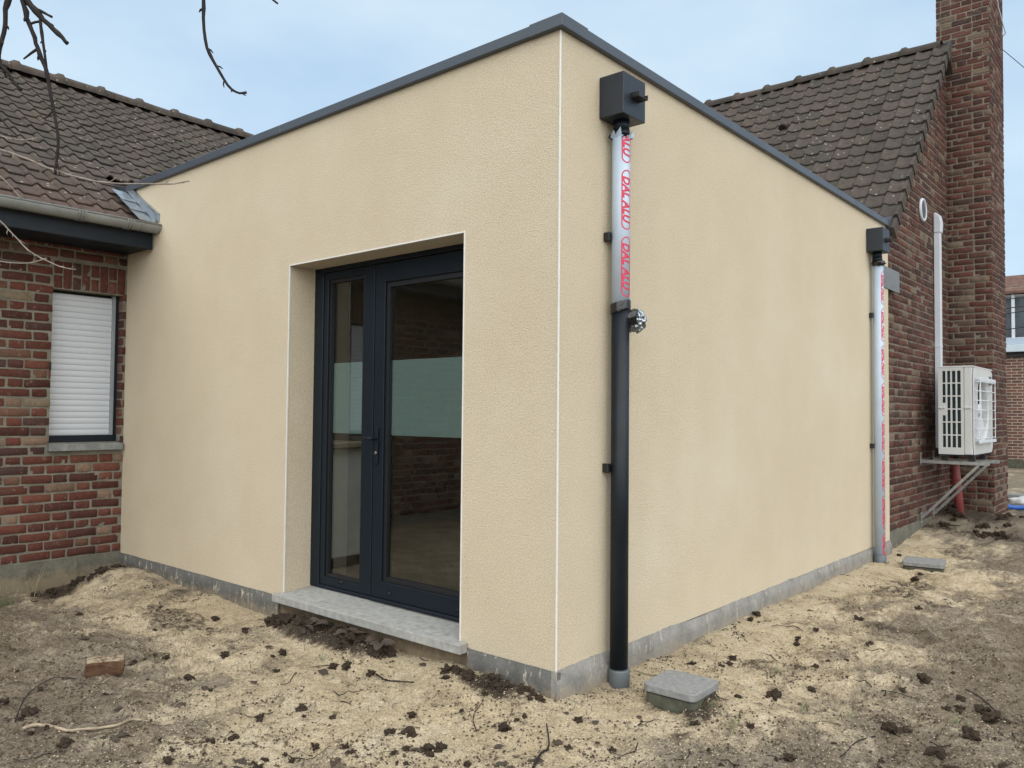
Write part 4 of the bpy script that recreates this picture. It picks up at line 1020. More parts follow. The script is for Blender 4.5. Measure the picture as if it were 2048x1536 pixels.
# ================================================================== MANHOLE COVERS, BRICK, STICKS
def rounded(x0, x1, y0, y1, r, z, n=5):
    p = []
    for cx_, cy_, a0 in ((x1-r, y1-r, 0), (x0+r, y1-r, 90), (x0+r, y0+r, 180), (x1-r, y0+r, 270)):
        for k in range(n+1): a = R_(a0+90*k/n); p.append((cx_+r*math.cos(a), cy_+r*math.sin(a), z))
    return p
def inspection_cover(cx_, cy_, s, rot, ztop, label):
    t = tag(empty('inspection_cover', (cx_, cy_, ztop)), label, 'manhole cover'); t.rotation_euler[2] = rot
    m = MB(); m.prism(rounded(-s, s, -s, s, .035, -.036), (0, 0, .036)); m.build('lid', MT['concrete'], t, .005, 2)
    m = MB(); m.prism(rounded(-s+.010, s-.010, -s+.010, s-.010, .03, -.25), (0, 0, .208)); m.build('chamber', MT['concrete_dark'], t, .004, 1); return t
inspection_cover(.392, .470, .138, R_(1), -.070, 'grey concrete inspection lid beside the foot of the half unwrapped downpipe')
inspection_cover(.425, 4.77, .165, R_(9), -.068, 'grey concrete inspection lid beside the foot of the wrapped downpipe')
lb = brick_mesh('loose_brick', MT['brick_l'], .2, 77)
def loose_brick():
    bm = bmesh.new(); bmesh.ops.create_cube(bm, size=1); bmesh.ops.subdivide_edges(bm, edges=bm.edges[:], cuts=4, use_grid_fill=True); r = random.Random(3)
    for v in bm.verts:
        e_ = sum(abs(abs(c)-.5) < 1e-4 for c in v.co); s = 1-(.03*(e_-1) if e_ > 1 else 0)
        v.co = Vector((v.co.x*.178*s, v.co.y*.105*s, v.co.z*.075*(1-(.06*(e_-1) if e_ > 1 else 0))))+Vector((r.uniform(-1,1), r.uniform(-1,1), r.uniform(-1,1)))*.0022
    me = bpy.data.meshes.new('loose_brick'); bm.to_mesh(me); bm.free()
    a = Mat('dusty_brick'); n = a.noise(18, 5, .7); c = a.ramp(n, [(.3, (.070, .038, .024)), (.55, (.110, .060, .036)), (.75, (.16, .105, .068))])
    g_ = a.n.new('ShaderNodeNewGeometry'); sx = a.n.new('ShaderNodeSeparateXYZ'); a.L(g_.outputs['Normal'], sx.inputs[0])
    c = a.mix(a.math('MULTIPLY', a.ramp(sx.outputs[2], [(.55, 0), (.9, 1)]), a.ramp(a.noise(30, 5, .7), [(.38, 0), (.55, 1)])), c, (.34, .28, .20))
    me.materials.append(a.fin(c, .95, a.bump(a.noise(70, 4, .7), .7, .006), 0, .15))
    o = bpy.data.objects.new('loose_brick', me); return link(o)
o = loose_brick(); pL = at_z(173, 1362, -.16); pR = at_z(245, 1353, -.16); ang = math.atan2(pR.y-pL.y, pR.x-pL.x); nrm = Vector((-math.sin(ang), math.cos(ang), 0))
mid = (pL+pR)/2+nrm*.052; o.location = (mid.x, mid.y, gz(mid.x, mid.y)+.034); o.rotation_euler = (R_(2), R_(1.5), ang)
tag(o, 'single loose brown brick lying on the soil, top dusted with sand', 'brick')

def stick(name, pts, r0_, r1_, mat, label, cat, group=None, lift=.006):
    P3 = []
    for u, v_ in pts:
        p = at_z(u, v_, -.155)
        for _ in range(4): p = at_z(u, v_, gz(p.x, p.y))
        P3.append(Vector((p.x, p.y, gz(p.x, p.y)+lift)))
    # smooth
    Q = []
    for i in range(len(P3)-1):
        for t_ in range(4): Q.append(P3[i].lerp(P3[i+1], t_/4))
    Q.append(P3[-1]); Q2 = [Q[0]]+[(Q[i-1]+Q[i]*2+Q[i+1])/4 for i in range(1, len(Q)-1)]+[Q[-1]]
    Q2 = [p+Vector((rng.uniform(-1,1), rng.uniform(-1,1), rng.uniform(-.3,.6)))*r0_*.5 for p in Q2]
    n = len(Q2); o = MB().tube(Q2, [r0_+(r1_-r0_)*i/(n-1) for i in range(n)], 8).build(name, mat); tag(o, label, cat, group); return o
stick('fallen_stick', [(285, 1432), (262, 1443), (235, 1454), (200, 1460), (170, 1461), (140, 1466), (115, 1460), (98, 1455), (80, 1449), (62, 1453), (45, 1462)], .0045, .0085, MT['wood_pale'], 'long pale barkless bent stick lying on the soil near the loose brick', 'stick', None, .008)
stick('fallen_stick', [(205, 1363), (235, 1352), (252, 1338)], .003, .002, MT['wood_pale'], 'short pale stick between the loose brick and the brick wing', 'stick')
stick('fallen_twig', [(1093, 1452), (1099, 1480), (1094, 1505), (1082, 1522), (1066, 1540)], .0028, .0055, MT['bark'], 'brown forked twig lying on the sand in front of the rendered corner', 'twig', None, .010)
stick('fallen_twig', [(1930, 1382), (1960, 1398), (1985, 1420), (2010, 1445), (2030, 1470)], .003, .003, MT['bark'], 'long dark twig on the grey soil out from the pipe wall', 'twig', None, .010)
stick('fallen_twig', [(1750, 1478), (1715, 1486), (1690, 1505), (1680, 1520)], .003, .002, MT['bark'], 'arched dark twig half buried in the grey soil', 'twig', None, .012)
stick('fallen_twig', [(30, 1440), (45, 1405), (70, 1380), (110, 1365), (150, 1362)], .003, .002, MT['bark'], 'thin curved brown runner on the soil by the pale stick', 'twig', None, .01)
stick('fallen_twig', [(752, 1352), (770, 1364), (800, 1370), (828, 1366)], .004, .003, MT['bark'], 'dark twig on the sand below the door step', 'twig', None, .010)
stick('fallen_twig', [(205, 1240), (230, 1237), (255, 1233)], .006, .004, MT['fibre'], 'stubby grey root lying on soil by the brick wing plinth', 'root', None, .008)

# ------------------------------------------------------------------ scattered litter
def clod_mesh(seed, rough=.35):
    bm = bmesh.new(); bmesh.ops.create_icosphere(bm, subdivisions=3, radius=1); r = random.Random(seed)
    pl = [(Vector((r.gauss(0,1), r.gauss(0,1), r.gauss(0,1))).normalized(), r.uniform(2, 9), r.uniform(0, 6)) for _ in range(11)]
    for v in bm.verts:
        s = 1+sum(rough*.27*math.sin(v.co.dot(d)*f+p) for d, f, p in pl)+r.uniform(-.16, .16); v.co = Vector((v.co.x*s, v.co.y*s*.85, v.co.z*s*.78))
    me = bpy.data.meshes.new('earth_clod'); bm.to_mesh(me); bm.free(); me.materials.append(MT['clod']); return me
clods = [clod_mesh(200+i, .5) for i in range(7)]
def leaf_mesh(seed, mat):
    r = random.Random(seed); m = MB(); n = 7; vs = []; curl = r.uniform(.2, .7); bend = r.uniform(-.5, .5)
    for i in range(n+1):
        t_ = i/n; wd = .34*math.sin(math.pi*min(1, t_*.93+.04))**.8
        for j in (-1, -.5, 0, .5, 1): vs.append(((t_-.5), j*wd+bend*.1*math.sin(t_*6), curl*.5*abs(j)**1.5*wd+.16*math.sin(t_*math.pi)*r.uniform(.7, 1.3)))
    m.add(vs, [(i*5+j, (i+1)*5+j, (i+1)*5+j+1, i*5+j+1) for i in range(n) for j in range(4)], True); me = m.mesh('dead_leaf'); me.materials.append(mat); return me
leaves = [leaf_mesh(300+i, MT['leaf'] if i % 4 else MT['leaf_red']) for i in range(8)]
def in_view_ground(r):
    while True:
        u = r.uniform(-20, 2060); v_ = 1090+ (1545-1090)*r.random()**.75
        p = at_z(u, v_, -.155); p = at_z(u, v_, gz(p.x, p.y))
        x, y = p.x, p.y
        if y > 8.5 or x < -4.5: continue
        if (x < .03 and y > -.03 and y < 5.3) or (x < 0 and y >= 5.3): continue
        if abs(x-.392) < .17 and abs(y-.47) < .17: continue
        if abs(x-.425) < .2 and abs(y-4.77) < .2: continue
        if math.hypot(x-.066, y-.43) < .07: continue
        return x, y
r = random.Random(77)
LAND = [((-1.9, -1.25), 'beside the loose brick'), ((-1.4, -1.6), 'near the long pale stick'), ((-1.5, -.35), 'in front of the door step'), ((-3.6, -.3), 'along the plinth left of the door step'),
        ((-3.2, -.8), 'on the open ground before the brick wing'), ((-4.3, -.7), 'near the old plinth of the brick wing'), ((-.1, -.3), 'at the rendered corner'), ((.2, -.45), 'by the forked twig before the rendered corner'), ((-.8, -.9), 'on the sand out from the door step'),
        ((.4, .45), 'around the inspection lid by the half unwrapped downpipe'), ((.25, 1.3), 'along the pipe wall just past the nearer downpipe'), ((.3, 2.8), 'halfway along the pipe wall'), ((.4, 4.6), 'around the inspection lid by the wrapped downpipe'),
        ((1.2, .8), 'on the grey soil facing the nearer inspection lid'), ((1.1, 2.2), 'on the grey soil opposite the pipe wall'), ((1.0, 4.2), 'on the grey soil facing the wrapped downpipe'), ((.4, 6.2), 'on the soil before the brick gable'), ((.5, 7.5), 'near the chimney foot')]
CLODS = []
def near(x, y): return min(LAND, key=lambda t: math.hypot(t[0][0]-x, t[0][1]-y))[1]
def put(me, name, x, y, s, rz, sink, label, cat, group, tilt=.25, sz=1):
    o = bpy.data.objects.new(name, me); link(o); o.location = (x, y, gz(x, y)+sink*s); o.rotation_euler = (r.uniform(-tilt, tilt), r.uniform(-tilt, tilt), rz); o.scale = (s, s, s*sz)
    if cat == 'clod': CLODS.append((x, y, s))
    if label.startswith('@'):
        pl = near(x, y); sz_ = ('big ' if s > .024 else 'small ' if s < .012 else '') if cat == 'clod' else ('broad ' if s > .06 else '')
        label = sz_+label[1:]+' '+pl; group = group+' '+pl
    return tag(o, label, cat, group)
CL = ('@dark clod of earth lying loose', 'clod', 'clods of earth')
LF = ('@withered brown leaf lying flat', 'leaf', 'dead leaves')
pix = [(1545,1392,.032),(1848,1364,.030),(1460,1330,.016),(1592,1288,.016),(1782,1462,.032),(1808,1462,.028),(1870,1515,.030),(1740,1301,.020),(820,1470,.026),(783,1468,.022),(855,1500,.026),(880,1500,.022),(1010,1460,.026),(60,1432,.030),(130,1496,.024),(100,1450,.02),(520,1438,.02),(450,1316,.022),(430,1237,.02),(490,1265,.02),(552,1340,.02),(690,1500,.018),(700,1505,.016),(630,1482,.016),(1075,1330,.02),(1990,1440,.034),(1965,1420,.028),(1940,1470,.03)]
for u, v_, s in pix:
    p = at_z(u, v_, -.155); p = at_z(u, v_, gz(p.x, p.y)); put(r.choice(clods), 'earth_clod', p.x, p.y, s, r.uniform(0, 6.3), .25, *CL)
n = 0
while n < 105:
    x, y = in_view_ground(r); s = r.choice((.008, .010, .012, .014, .018, .022))*(1 if y < 2 else 1.3); put(r.choice(clods), 'earth_clod', x, y, s, r.uniform(0, 6.3), .22, *CL); n += 1
for i in range(46):       # dug soil below the step
    x = r.uniform(-2.12, -1.02); y = -.05-abs(r.gauss(0, .085)); s = r.uniform(.018, .046)
    put(r.choice(clods), 'earth_clod', x, y, s, r.uniform(0, 6.3), .35, 'dark clod in the heap of dug soil under the door step', 'clod', 'clods heaped under the door step', .5)
for i in range(26):
    x = r.uniform(-.62, -.02); y = -.05-abs(r.gauss(0, .07)); put(r.choice(clods), 'earth_clod', x, y, r.uniform(.010, .026), r.uniform(0, 6.3), .3, 'dark clod against the splashed plinth by the rendered corner', 'clod', 'clods along the corner plinth', .5)
for i in range(22):
    x = -4.45+abs(r.gauss(0, .15)); y = -.05-abs(r.gauss(0, .40)); put(r.choice(clods), 'earth_clod', x, y, r.uniform(.012, .034), r.uniform(0, 6.3), .3, 'dark clod against the old concrete plinth of the brick wing', 'clod', 'clods along the wing plinth', .5)
for i in range(26):
    x = r.uniform(.0, .8); y = r.uniform(6.6, 7.9); put(r.choice(clods), 'earth_clod', x, y, r.uniform(.02, .05), r.uniform(0, 6.3), .25, 'dark clod on the soil below the outdoor unit', 'clod', 'clods below the outdoor unit', .5)
for i in range(18):
    x = r.uniform(-1.9, -1.05); y = -.10-abs(r.gauss(0, .07)); o = put(r.choice(leaves), 'dead_leaf', x, y, r.uniform(.05, .10), r.uniform(0, 6.3), .5, 'withered leaf on the heap of dug soil under the door step', 'leaf', 'dead leaves under the door step', .5)
n = 0
while n < 38:
    x, y = in_view_ground(r)
    if x > .4 and r.random() < .7: continue
    put(r.choice(leaves), 'dead_leaf', x, y, r.uniform(.035, .085), r.uniform(0, 6.3), .02, *LF, .12, .55); n += 1
for i in range(34):       # small twigs
    x, y = in_view_ground(r); a = r.uniform(0, 6.3); L_ = r.uniform(.06, .20); m = MB(); pts = []; c_ = r.uniform(-1.2, 1.2)
    for k in range(7):
        t_ = k/6; pts.append((L_*(t_-.5), c_*.25*L_*math.sin(math.pi*t_), 0))
    loc = Vector((x, y, 0)); W_ = []
    for px_, py_, _ in pts:
        xx = x+px_*math.cos(a)-py_*math.sin(a); yy = y+px_*math.sin(a)+py_*math.cos(a); W_.append((xx, yy, gz(xx, yy)+.004+.012*r.random()*abs(px_)/L_))
    o = m.tube(W_, [.0026-.0012*k/6 for k in range(7)], 5).build('fallen_twig', MT['bark'] if i % 3 else MT['fibre']); tag(o, ('thin short dark twig ' if i % 3 else 'thin short pale twig ')+near(x, y), 'twig', 'small twigs '+near(x, y))

# crumbs, fibres and grass: countless
def crumb_cloud(name, mat, count, seed, smin, smax, prob, label):
    rs = np.random.RandomState(seed); ico_v = np.array([(0,0,1),(.9,0,.2),(.2,.9,.1),(-.8,.4,.2),(-.5,-.8,.15),(.5,-.8,.2),(0,0,-.7)]); ico_f = np.array([(0,1,2),(0,2,3),(0,3,4),(0,4,5),(0,5,1),(6,2,1),(6,3,2),(6,4,3),(6,5,4),(6,1,5)])
    xs = []; ys_ = []
    got = 0
    while got < count:
        u = rs.uniform(-40, 2090, 20000); v_ = 1080+470*rs.rand(20000)**.8
        dx = fw.x+rt.x*(u-1024)/FPX+up.x*(768-v_)/FPX; dy = fw.y+rt.y*(u-1024)/FPX+up.y*(768-v_)/FPX; dz = fw.z+rt.z*(u-1024)/FPX+up.z*(768-v_)/FPX
        t_ = (-.14-CAM.z)/dz; x = CAM.x+dx*t_; y = CAM.y+dy*t_
        ok = (t_ > 0) & (y < 8) & (x > -4.56) & ~((x < .012) & (y > -.012)) & (rs.rand(20000) < prob(x, y))
        xs.append(x[ok]); ys_.append(y[ok]); got += ok.sum()
    x = np.concatenate(xs)[:count]; y = np.concatenate(ys_)[:count]; z = ground_h(x, y); s = smin+(smax-smin)*rs.rand(count)**2.5
    a = rs.uniform(0, 6.28, count); ca, sa = np.cos(a), np.sin(a); J = 1+.45*(rs.rand(count, 7)-.5)
    V = ico_v[None]*J[..., None]*s[:, None, None]; Vx = V[..., 0]*ca[:, None]-V[..., 1]*sa[:, None]*.75+x[:, None]; Vy = V[..., 0]*sa[:, None]+V[..., 1]*ca[:, None]*.75+y[:, None]; Vz = V[..., 2]*.8+(z+s*.2)[:, None]
    P = np.stack([Vx, Vy, Vz], -1).reshape(-1, 3); F = (ico_f[None]+7*np.arange(count)[:, None, None]).reshape(-1, 3)
    o = np_mesh(name, P, F, mat, False); link(o); tag(o, label, 'crumbs', None, 'stuff')
crumb_cloud('sand_crumbs', MT['crumb'], 22000, 1, .0016, .0065, lambda x, y: np.clip(.25+sand_mask(x, y), .1, 1), 'loose pale crumbs of sand covering the ground')
crumb_cloud('soil_crumbs', MT['crumb_dark'], 9000, 2, .0018, .0075, lambda x, y: np.clip(1.05-.9*sand_mask(x, y)+.6*dark_mask(x, y), .16, 1), 'loose dark crumbs of soil covering the ground')
def crumb_patches(name, mat, seed, label):
    rs = np.random.RandomState(seed); rq = random.Random(seed); xs = []; ys_ = []; ss = []
    for cx_, cy_, s_ in CLODS:
        k_ = 16; d_ = np.abs(rs.normal(0, 1.7*s_, k_))+s_*.5; a_ = rs.uniform(0, 6.28, k_); xs.append(cx_+d_*np.cos(a_)); ys_.append(cy_+d_*np.sin(a_)); ss.append(s_*rs.uniform(.08, .30, k_))
    for _ in range(170):
        cx_, cy_ = in_view_ground(rq); k_ = int(rq.uniform(20, 70)); sx_ = rq.uniform(.03, .15); sy_ = rq.uniform(.02, .07); a_ = rq.uniform(0, 3.14)
        p_ = rs.normal(0, sx_, k_); q_ = rs.normal(0, sy_, k_); xs.append(cx_+p_*math.cos(a_)-q_*math.sin(a_)); ys_.append(cy_+p_*math.sin(a_)+q_*math.cos(a_)); ss.append(.0022+.0065*rs.rand(k_)**2)
    x = np.concatenate(xs); y = np.concatenate(ys_); s_ = np.concatenate(ss); ok = ~((x < .02) & (y > -.02)) & (x > -4.55)
    x, y, s_ = x[ok], y[ok], s_[ok]; n_ = len(x); z = ground_h(x, y)
    iv = np.array([(0,0,1),(.9,0,.2),(.2,.9,.1),(-.8,.4,.2),(-.5,-.8,.15),(.5,-.8,.2),(0,0,-.7)]); if_ = np.array([(0,1,2),(0,2,3),(0,3,4),(0,4,5),(0,5,1),(6,2,1),(6,3,2),(6,4,3),(6,5,4),(6,1,5)])
    a = rs.uniform(0, 6.28, n_); ca, sa = np.cos(a)[:, None], np.sin(a)[:, None]; V = iv[None]*(1+.6*(rs.rand(n_, 7)-.5))[..., None]*s_[:, None, None]
    P = np.stack([V[..., 0]*ca-V[..., 1]*sa+x[:, None], V[..., 0]*sa+V[..., 1]*ca+y[:, None], V[..., 2]*.8+(z+s_*.2)[:, None]], -1).reshape(-1, 3)
    o = np_mesh(name, P, (if_[None]+7*np.arange(n_)[:, None, None]).reshape(-1, 3), mat, False); link(o); tag(o, label, 'crumbs', None, 'stuff')
crumb_patches('earth_crumbs', MT['crumb_dark'], 9, 'crumbled dark earth strewn round the clods')
def strips(name, mat, count, seed, lmin, lmax, wd, rise, prob, label, cat, centres=None, spread=.1):
    rs = np.random.RandomState(seed); rr2 = random.Random(seed); V = []; F_ = []
    for i in range(count):
        for _ in range(40):
            if centres: c_ = rr2.choice(centres); x = rr2.gauss(c_[0], spread*c_[2]); y = rr2.gauss(c_[1], spread*c_[2]); break
            x, y = in_view_ground(rr2)
            if rr2.random() < float(prob(np.array([x]), np.array([y]))[0]): break
        a = rr2.uniform(0, 6.3); L_ = rr2.uniform(lmin, lmax); cv = rr2.uniform(-1.5, 1.5); b = len(V); K = 4; px_, py_ = x, y; top = rr2.uniform(*rise)*L_
        ph = rr2.uniform(0, 6.3)
        for k in range(K+1):
            t_ = k/K; an = a+cv*t_; w2 = wd*(1-.7*t_)
            hgt = top*t_ if centres else top*math.sin(math.pi*t_)
            q = (px_, py_, gz(px_, py_)+.003+hgt); nx2, ny2 = -math.sin(an), math.cos(an)
            V += [(q[0]-nx2*w2, q[1]-ny2*w2, q[2]), (q[0]+nx2*w2, q[1]+ny2*w2, q[2]+w2*.8)]
            st_ = L_/K*(1 if not centres else .35+.5*t_); px_ += math.cos(an)*st_; py_ += math.sin(an)*st_
        F_ += [(b+2*k, b+2*k+1, b+2*k+3, b+2*k+2) for k in range(K)]
    me = bpy.data.meshes.new(name); me.from_pydata(V, [], F_); me.materials.append(mat); o = bpy.data.objects.new(name, me); link(o); return tag(o, label, cat, None, 'stuff')
strips('root_fibres', MT['fibre'], 1500, 5, .02, .09, .0009, (.02, .2), lambda x, y: np.clip(1.1-.8*sand_mask(x, y), .15, 1), 'fine dead roots and fibres tangled over the soil', 'roots')
strips('root_fibres', MT['bark'], 900, 6, .02, .08, .0012, (.02, .2), lambda x, y: np.clip(1.1-.6*sand_mask(x, y), .2, 1), 'dark rootlets strewn over the soil', 'roots')
def tuft(cx_, cy_, s, n, mat, seed, label, group=None):
    o = strips('grass_tuft', mat, n, seed, .5*s, 1.0*s, .0016, (.4, .95), None, label, 'grass', [(cx_, cy_, 1)], s*.28); del o['kind']
    if group: o['group'] = group
gl_ = [(1395,1352+60), (1420,1425), (1545,1350), (1465,1455), (1920,1455), (1610,1410), (640,1330), (357,1283), (1690,1430)]
for i, (u, v_) in enumerate(gl_):
    p = at_z(u, v_, -.155); tuft(p.x, p.y, .07, 12, MT['grass'], 40+i, 'sparse tuft of thin green grass growing from the sandy soil', 'green grass tufts')
pw = Vector((-4.50, -.74, 0)); tuft(pw.x, pw.y, .32, 34, MT['straw'], 60, 'dry yellow grass standing against the wing plinth')
pw = at_z(10, 1205, -.2); tuft(pw.x, pw.y, .12, 40, MT['grass'], 61, 'low green weed by the wing plinth beside the dry grass')

# ================================================================== BARE TREE REACHING INTO VIEW
tr = empty('bare_tree', (-1.05, -2.95, gz(-1.05, -2.95))); tag(tr, 'bare fruit tree whose dark twigs hang across the roof and the sky', 'tree'); itr = tr.matrix_basis.inverted()
def T_(o): o.parent = tr; o.matrix_parent_inverse = itr; return o
rt_ = random.Random(9)
def wig(pts, amt):
    Q = []
    for i in range(len(pts)-1):
        n = max(2, int((pts[i+1]-pts[i]).length/.035))
        for k in range(n): Q.append(pts[i].lerp(pts[i+1], k/n))
    Q.append(pts[-1]); return [Q[0]]+[(Q[i-1]+2*Q[i]+Q[i+1])/4+Vector((rt_.uniform(-1,1), rt_.uniform(-1,1), rt_.uniform(-1,1)))*amt for i in range(1, len(Q)-1)]+[Q[-1]]
def limb(name, pts, ra, rb, mat, spurs=True, knot=.25):
    Q = wig(pts, ra*.18); n = len(Q); rad = []
    for i in range(n): rad.append((ra+(rb-ra)*i/max(1, n-1))*(1+(knot if rt_.random() < .22 else 0)+rt_.uniform(-.06, .06)))
    m = MB(); m.tube(Q, rad, 8)
    if spurs:
        for i in range(3, n-1):
            if rt_.random() < .42:
                d = (Q[i+1]-Q[i-1]).normalized(); s = d.cross(Vector((rt_.gauss(0,1), rt_.gauss(0,1), rt_.gauss(0,1)))).normalized(); L_ = rt_.uniform(.006, .026)
                m.tube([Q[i], Q[i]+(s*.8+d*.6)*L_*.6, Q[i]+(s*.7+d*.8)*L_], [rad[i]*.55, rad[i]*.6, rad[i]*.25], 5)
    return T_(m.build(name, mat))
base = Vector((-1.05, -2.95, gz(-1.05, -2.95)-.1)); fork = Vector((-.92, -2.86, 1.55)); crown = Vector((-.60, -2.55, 2.55))
limb('trunk', [base, Vector((-1.07, -2.93, .5)), Vector((-.97, -2.9, 1.1)), fork], .075, .055, MT['bark'], False, .1)
limb('bough', [fork, Vector((-.80, -2.78, 2.05)), crown, Vector((-.25, -2.30, 2.80))], .05, .022, MT['bark'], False, .15)
limb('bough', [fork, Vector((-1.05, -2.70, 1.9)), Vector((-1.10, -2.55, 2.15))], .04, .018, MT['bark'], False, .15)
limb('bough', [Vector((-.25, -2.30, 2.80)), Vector((.02, -2.02, 2.85)), at_depth(407, -120, 2.4)], .020, .008, MT['bark'], False, .15)
def br(pts, d, wa, wb, mat='bark', pre=None, name='branch', d2=None):
    n = len(pts); P3 = [at_depth(u, v_, d+((d2 or d)-d)*i/max(1, n-1)) for i, (u, v_) in enumerate(pts)]
    if pre is not None: P3 = [Vector(pre)]+P3
    limb(name, P3, wa*d/FPX/2, wb*d/FPX/2, MT[mat])
D = 2.35; top = Vector((-.25, -2.30, 2.80))
br([(30, -60), (49, 0), (73, 21), (86, 39), (107, 57), (125, 78), (135, 87)], D, 17, 7, 'bark', top)
br([(73, 19), (88, 25), (104, 34)], D, 7, 4)
br([(43, 0), (52, 23), (56, 47), (70, 75), (75, 99), (86, 122), (96, 148), (99, 177), (105, 208), (111, 240), (118, 271), (116, 299), (112, 325), (111, 348)], D, 10, 5, 'bark', at_depth(34, -45, D))
br([(80, 32), (83, 65), (88, 99), (93, 135)], D, 6, 5); br([(60, 48), (70, 44), (80, 43)], D, 5, 5); br([(75, 98), (62, 107), (47, 118)], D, 6, 3); br([(105, 222), (96, 234), (85, 237)], D, 4, 2); br([(112, 322), (118, 336), (119, 352)], D, 4, 2)
br([(20, 0), (10, 16), (11, 52), (3, 80), (-4, 112), (0, 128), (16, 146), (26, 164), (43, 180)], D, 11, 5, 'bark', at_depth(30, -70, D))
br([(407, 0), (406, 34), (409, 81), (419, 109), (432, 130), (448, 161), (463, 180), (479, 187), (493, 185)], 2.4, 7.5, 4.5, 'bark', at_depth(407, -120, 2.4))
br([(525, -30), (540, -4), (556, 7)], 2.4, 5, 3, 'bark', at_depth(410, -115, 2.4))
lowp = Vector((-1.10, -2.55, 2.15))
br([(-60, 200), (0, 234), (13, 253), (34, 271)], D, 5, 3, 'bark', lowp)
br([(-60, 255), (0, 271), (26, 280), (52, 281), (74, 276)], D, 4, 2.5, 'twig_pale', at_depth(-160, 230, D))
br([(-80, 270), (0, 299), (26, 307), (57, 319), (86, 332), (117, 344), (151, 354), (187, 362), (221, 367), (260, 368), (312, 368), (349, 368), (379, 362)], D, 6.5, 2.4, 'twig_pale', lowp)
br([(215, 366), (226, 361), (231, 355)], D, 2.6, 2, 'twig_pale')
br([(-50, 310), (0, 351), (16, 367), (44, 398)], D, 3, 2, 'twig_pale', at_depth(-160, 270, D))
low2 = at_depth(-200, 300, D)
limb('branch', [Vector((-.94, -2.84, 1.7)), low2], .012, .006, MT['bark'])
br([(-60, 395), (0, 441), (16, 458), (36, 479), (55, 501), (82, 516), (109, 529), (131, 537), (152, 539)], D, 3.6, 2, 'twig_pale', low2)
br([(-60, 505), (0, 524), (36, 527), (66, 526), (93, 516)], D, 3.2, 2, 'twig_pale', at_depth(-180, 420, D))
limb('branch', [low2, at_depth(-180, 420, D)], .006, .004, MT['bark'])
limb('branch', [lowp, at_depth(-160, 230, D)], .012, .006, MT['bark'])

# ================================================================== BACKGROUND
fh = tag(empty('brick_house', (1.5, 20.3, -.3)), 'distant brick house with tall white framed window seen past the chimney', 'house')
FW = (-4.5, 6.5)
plate(lambda u, v_, d: (u, d, v_), [FW[0], -3.3, 2.6, FW[1]], [-.1, 3.45, 4.55, 4.75], lambda u, v_: -3.3 < u < 2.6 and 3.45 < v_ < 4.55, .3).build('wall', MT['far_brick'], fh)
box('plinth', (FW[0], -.05, -.3), (FW[1], -.002, .42), MT['concrete_dark'], fh)
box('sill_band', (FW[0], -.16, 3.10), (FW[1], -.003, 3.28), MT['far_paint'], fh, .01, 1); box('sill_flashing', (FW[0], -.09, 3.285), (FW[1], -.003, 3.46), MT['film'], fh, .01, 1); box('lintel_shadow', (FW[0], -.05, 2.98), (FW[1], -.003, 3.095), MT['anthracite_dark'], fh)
for i in range(11):
    x = -3.3+i*.59
    MB().box((x-.035, -.02, 3.462), (x+.035, .05, 4.548)).build('mullion', MT['white_plastic'], fh)
    if i < 10: MB().add([(x+.036, .02, 3.463), (x+.554, .02, 3.463), (x+.554, .02, 4.547), (x+.036, .02, 4.547)], [(0, 1, 2, 3)]).build('pane', MT['far_glass'], fh)
box('window_backing', (-3.3, .10, 3.45), (2.6, .12, 4.55), MT['far_curtain'], fh)
rfm = MB(); rfm.prism([(FW[0], -.12, 4.56), (FW[0], -.12, 4.62), (FW[0], .50, 5.10), (FW[0], 4, 5.10), (FW[0], 4, 4.56)][::-1], (FW[1]-FW[0], 0, 0)); rfo = rfm.build('roof', MT['far_tile'], fh)
tlm = MB(); tlm.box((-.112, 0, -.02), (.112, .17, .012)); tm = tlm.mesh('roof_tile'); tm.materials.append(MT['far_tile'])
for j in range(5):
    for i in range(26):
        o = bpy.data.objects.new('roof_tile', tm); link(o, rfo); o.location = (-1.0+i*.23+.02*(j % 2), -.14+j*.135, 4.63+j*.105+rng.uniform(-.006, .006)); o.rotation_euler = (R_(33), rng.uniform(-.03, .03), 0)
for i in range(14):
    MB().tube([(-1.0+i*.40, .52, 5.12), (-.62+i*.40, .52, 5.12)], [.085, .07], 10).build('ridge_tile', MT['far_tile'], rfo)
box('side_wall', (FW[0], .31, -.1), (FW[0]+.3, 4, 4.5), MT['far_brick'], fh)
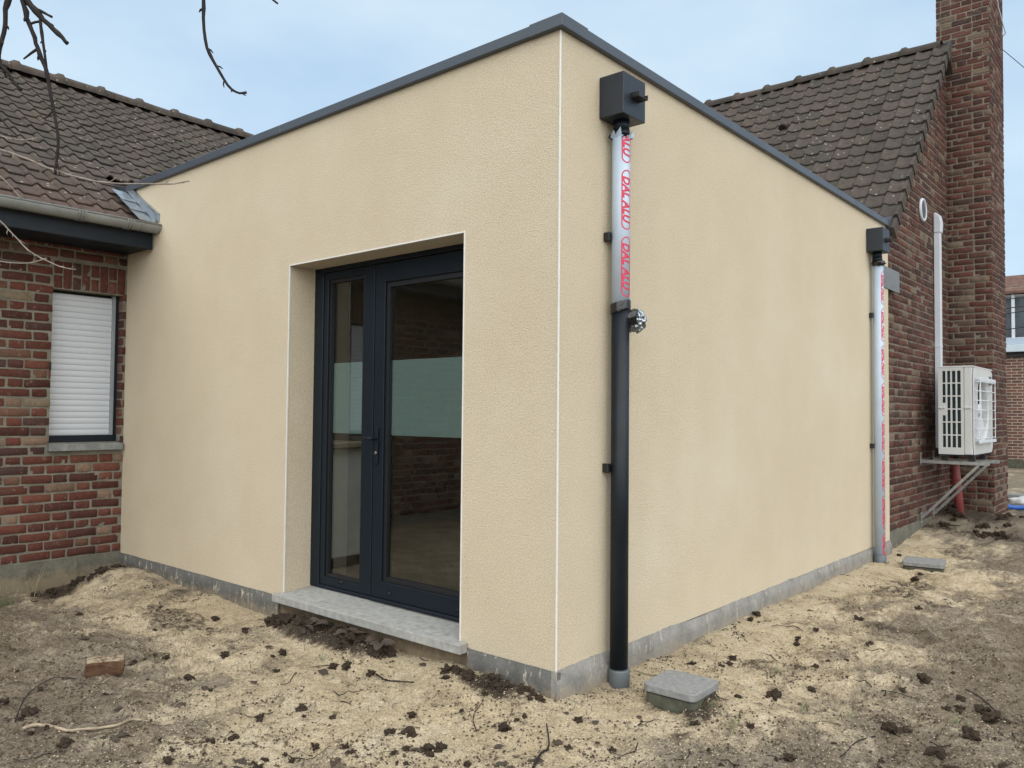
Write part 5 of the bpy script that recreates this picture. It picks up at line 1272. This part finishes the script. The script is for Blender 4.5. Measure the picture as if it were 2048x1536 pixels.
# overhead wires in front of the far house and past the chimney
WL = ('thin black overhead wire strung in front of the distant house', 'wire', 'overhead wires by the distant house')
for (v0, v1) in ((600, 594), (618, 612), (630, 622), (661, 654)):
    a = at_depth(1960, v0+6, 15.5); b = at_depth(2048, v1, 15.5); d = (b-a); tag(MB().tube([a-d*4, a, b, b+d*14], .010, 5).build('overhead_wire', MT['steel_wire']), *WL)
a = at_depth(1985, 82, 14); b = at_depth(2048, 135, 14); d = b-a
tag(MB().tube([a-d*6, a, b, b+d*6], .006, 5).build('overhead_wire', MT['steel_wire']), 'single thin wire sloping through the sky beside the chimney top', 'wire')
# odds and ends lying behind the chimney
def gpt(u, v_, z=-.02):
    p = at_z(u, v_, z)
    for _ in range(5): p = at_z(u, v_, gz(p.x, p.y))
    return p
p = gpt(2036, 1003); tag(box('concrete_block', (p.x-.15, p.y-.12, p.z-.03), (p.x+.75, p.y+.18, p.z+.10), MT['concrete'], None, .008, 2), 'pale grey concrete block lying on the ground beyond the chimney', 'block')
p = gpt(2034, 1022); pp = []
for k in range(12):
    t_ = k/11; pp.append((p.x-.18+1.0*t_, p.y+.10*math.sin(t_*5), gz(p.x-.18+1.0*t_, p.y+.10*math.sin(t_*5))+.035))
tag(MB().tube(pp, .030, 12).build('water_pipe', MT['blue']), 'bright blue plastic pipe lying on the ground past the chimney foot', 'pipe')
p = gpt(2030, 1010); o = crumple('plastic_bag', (p.x+.12, p.y+.10, gz(p.x+.12, p.y+.10)+.035), .14, MT['white_bag'], None, 12, (1.3, 1, .4), 3, .5); tag(o, 'crumpled white plastic bag by the blue pipe', 'bag')
p = gpt(2022, 1030); m = MB(); tag(box('plank_scrap', (p.x-.08, p.y-.06, gz(p.x, p.y)-.01), (p.x+.32, p.y+.04, gz(p.x, p.y)+.015), MT['wood_pale'], None, .003, 1), 'short pale wooden board lying beside the chimney foot', 'board')
p = gpt(1890, 1040); o = box('plank_scrap', (-.16, -.05, -.012), (.16, .05, .012), MT['fibre'], None, .003, 1); o.location = (.20, 6.95, gz(.20, 6.95)+.02); o.rotation_euler = (R_(8), R_(6), R_(65)); tag(o, 'weathered wooden board lying on soil under the bracket struts', 'board')
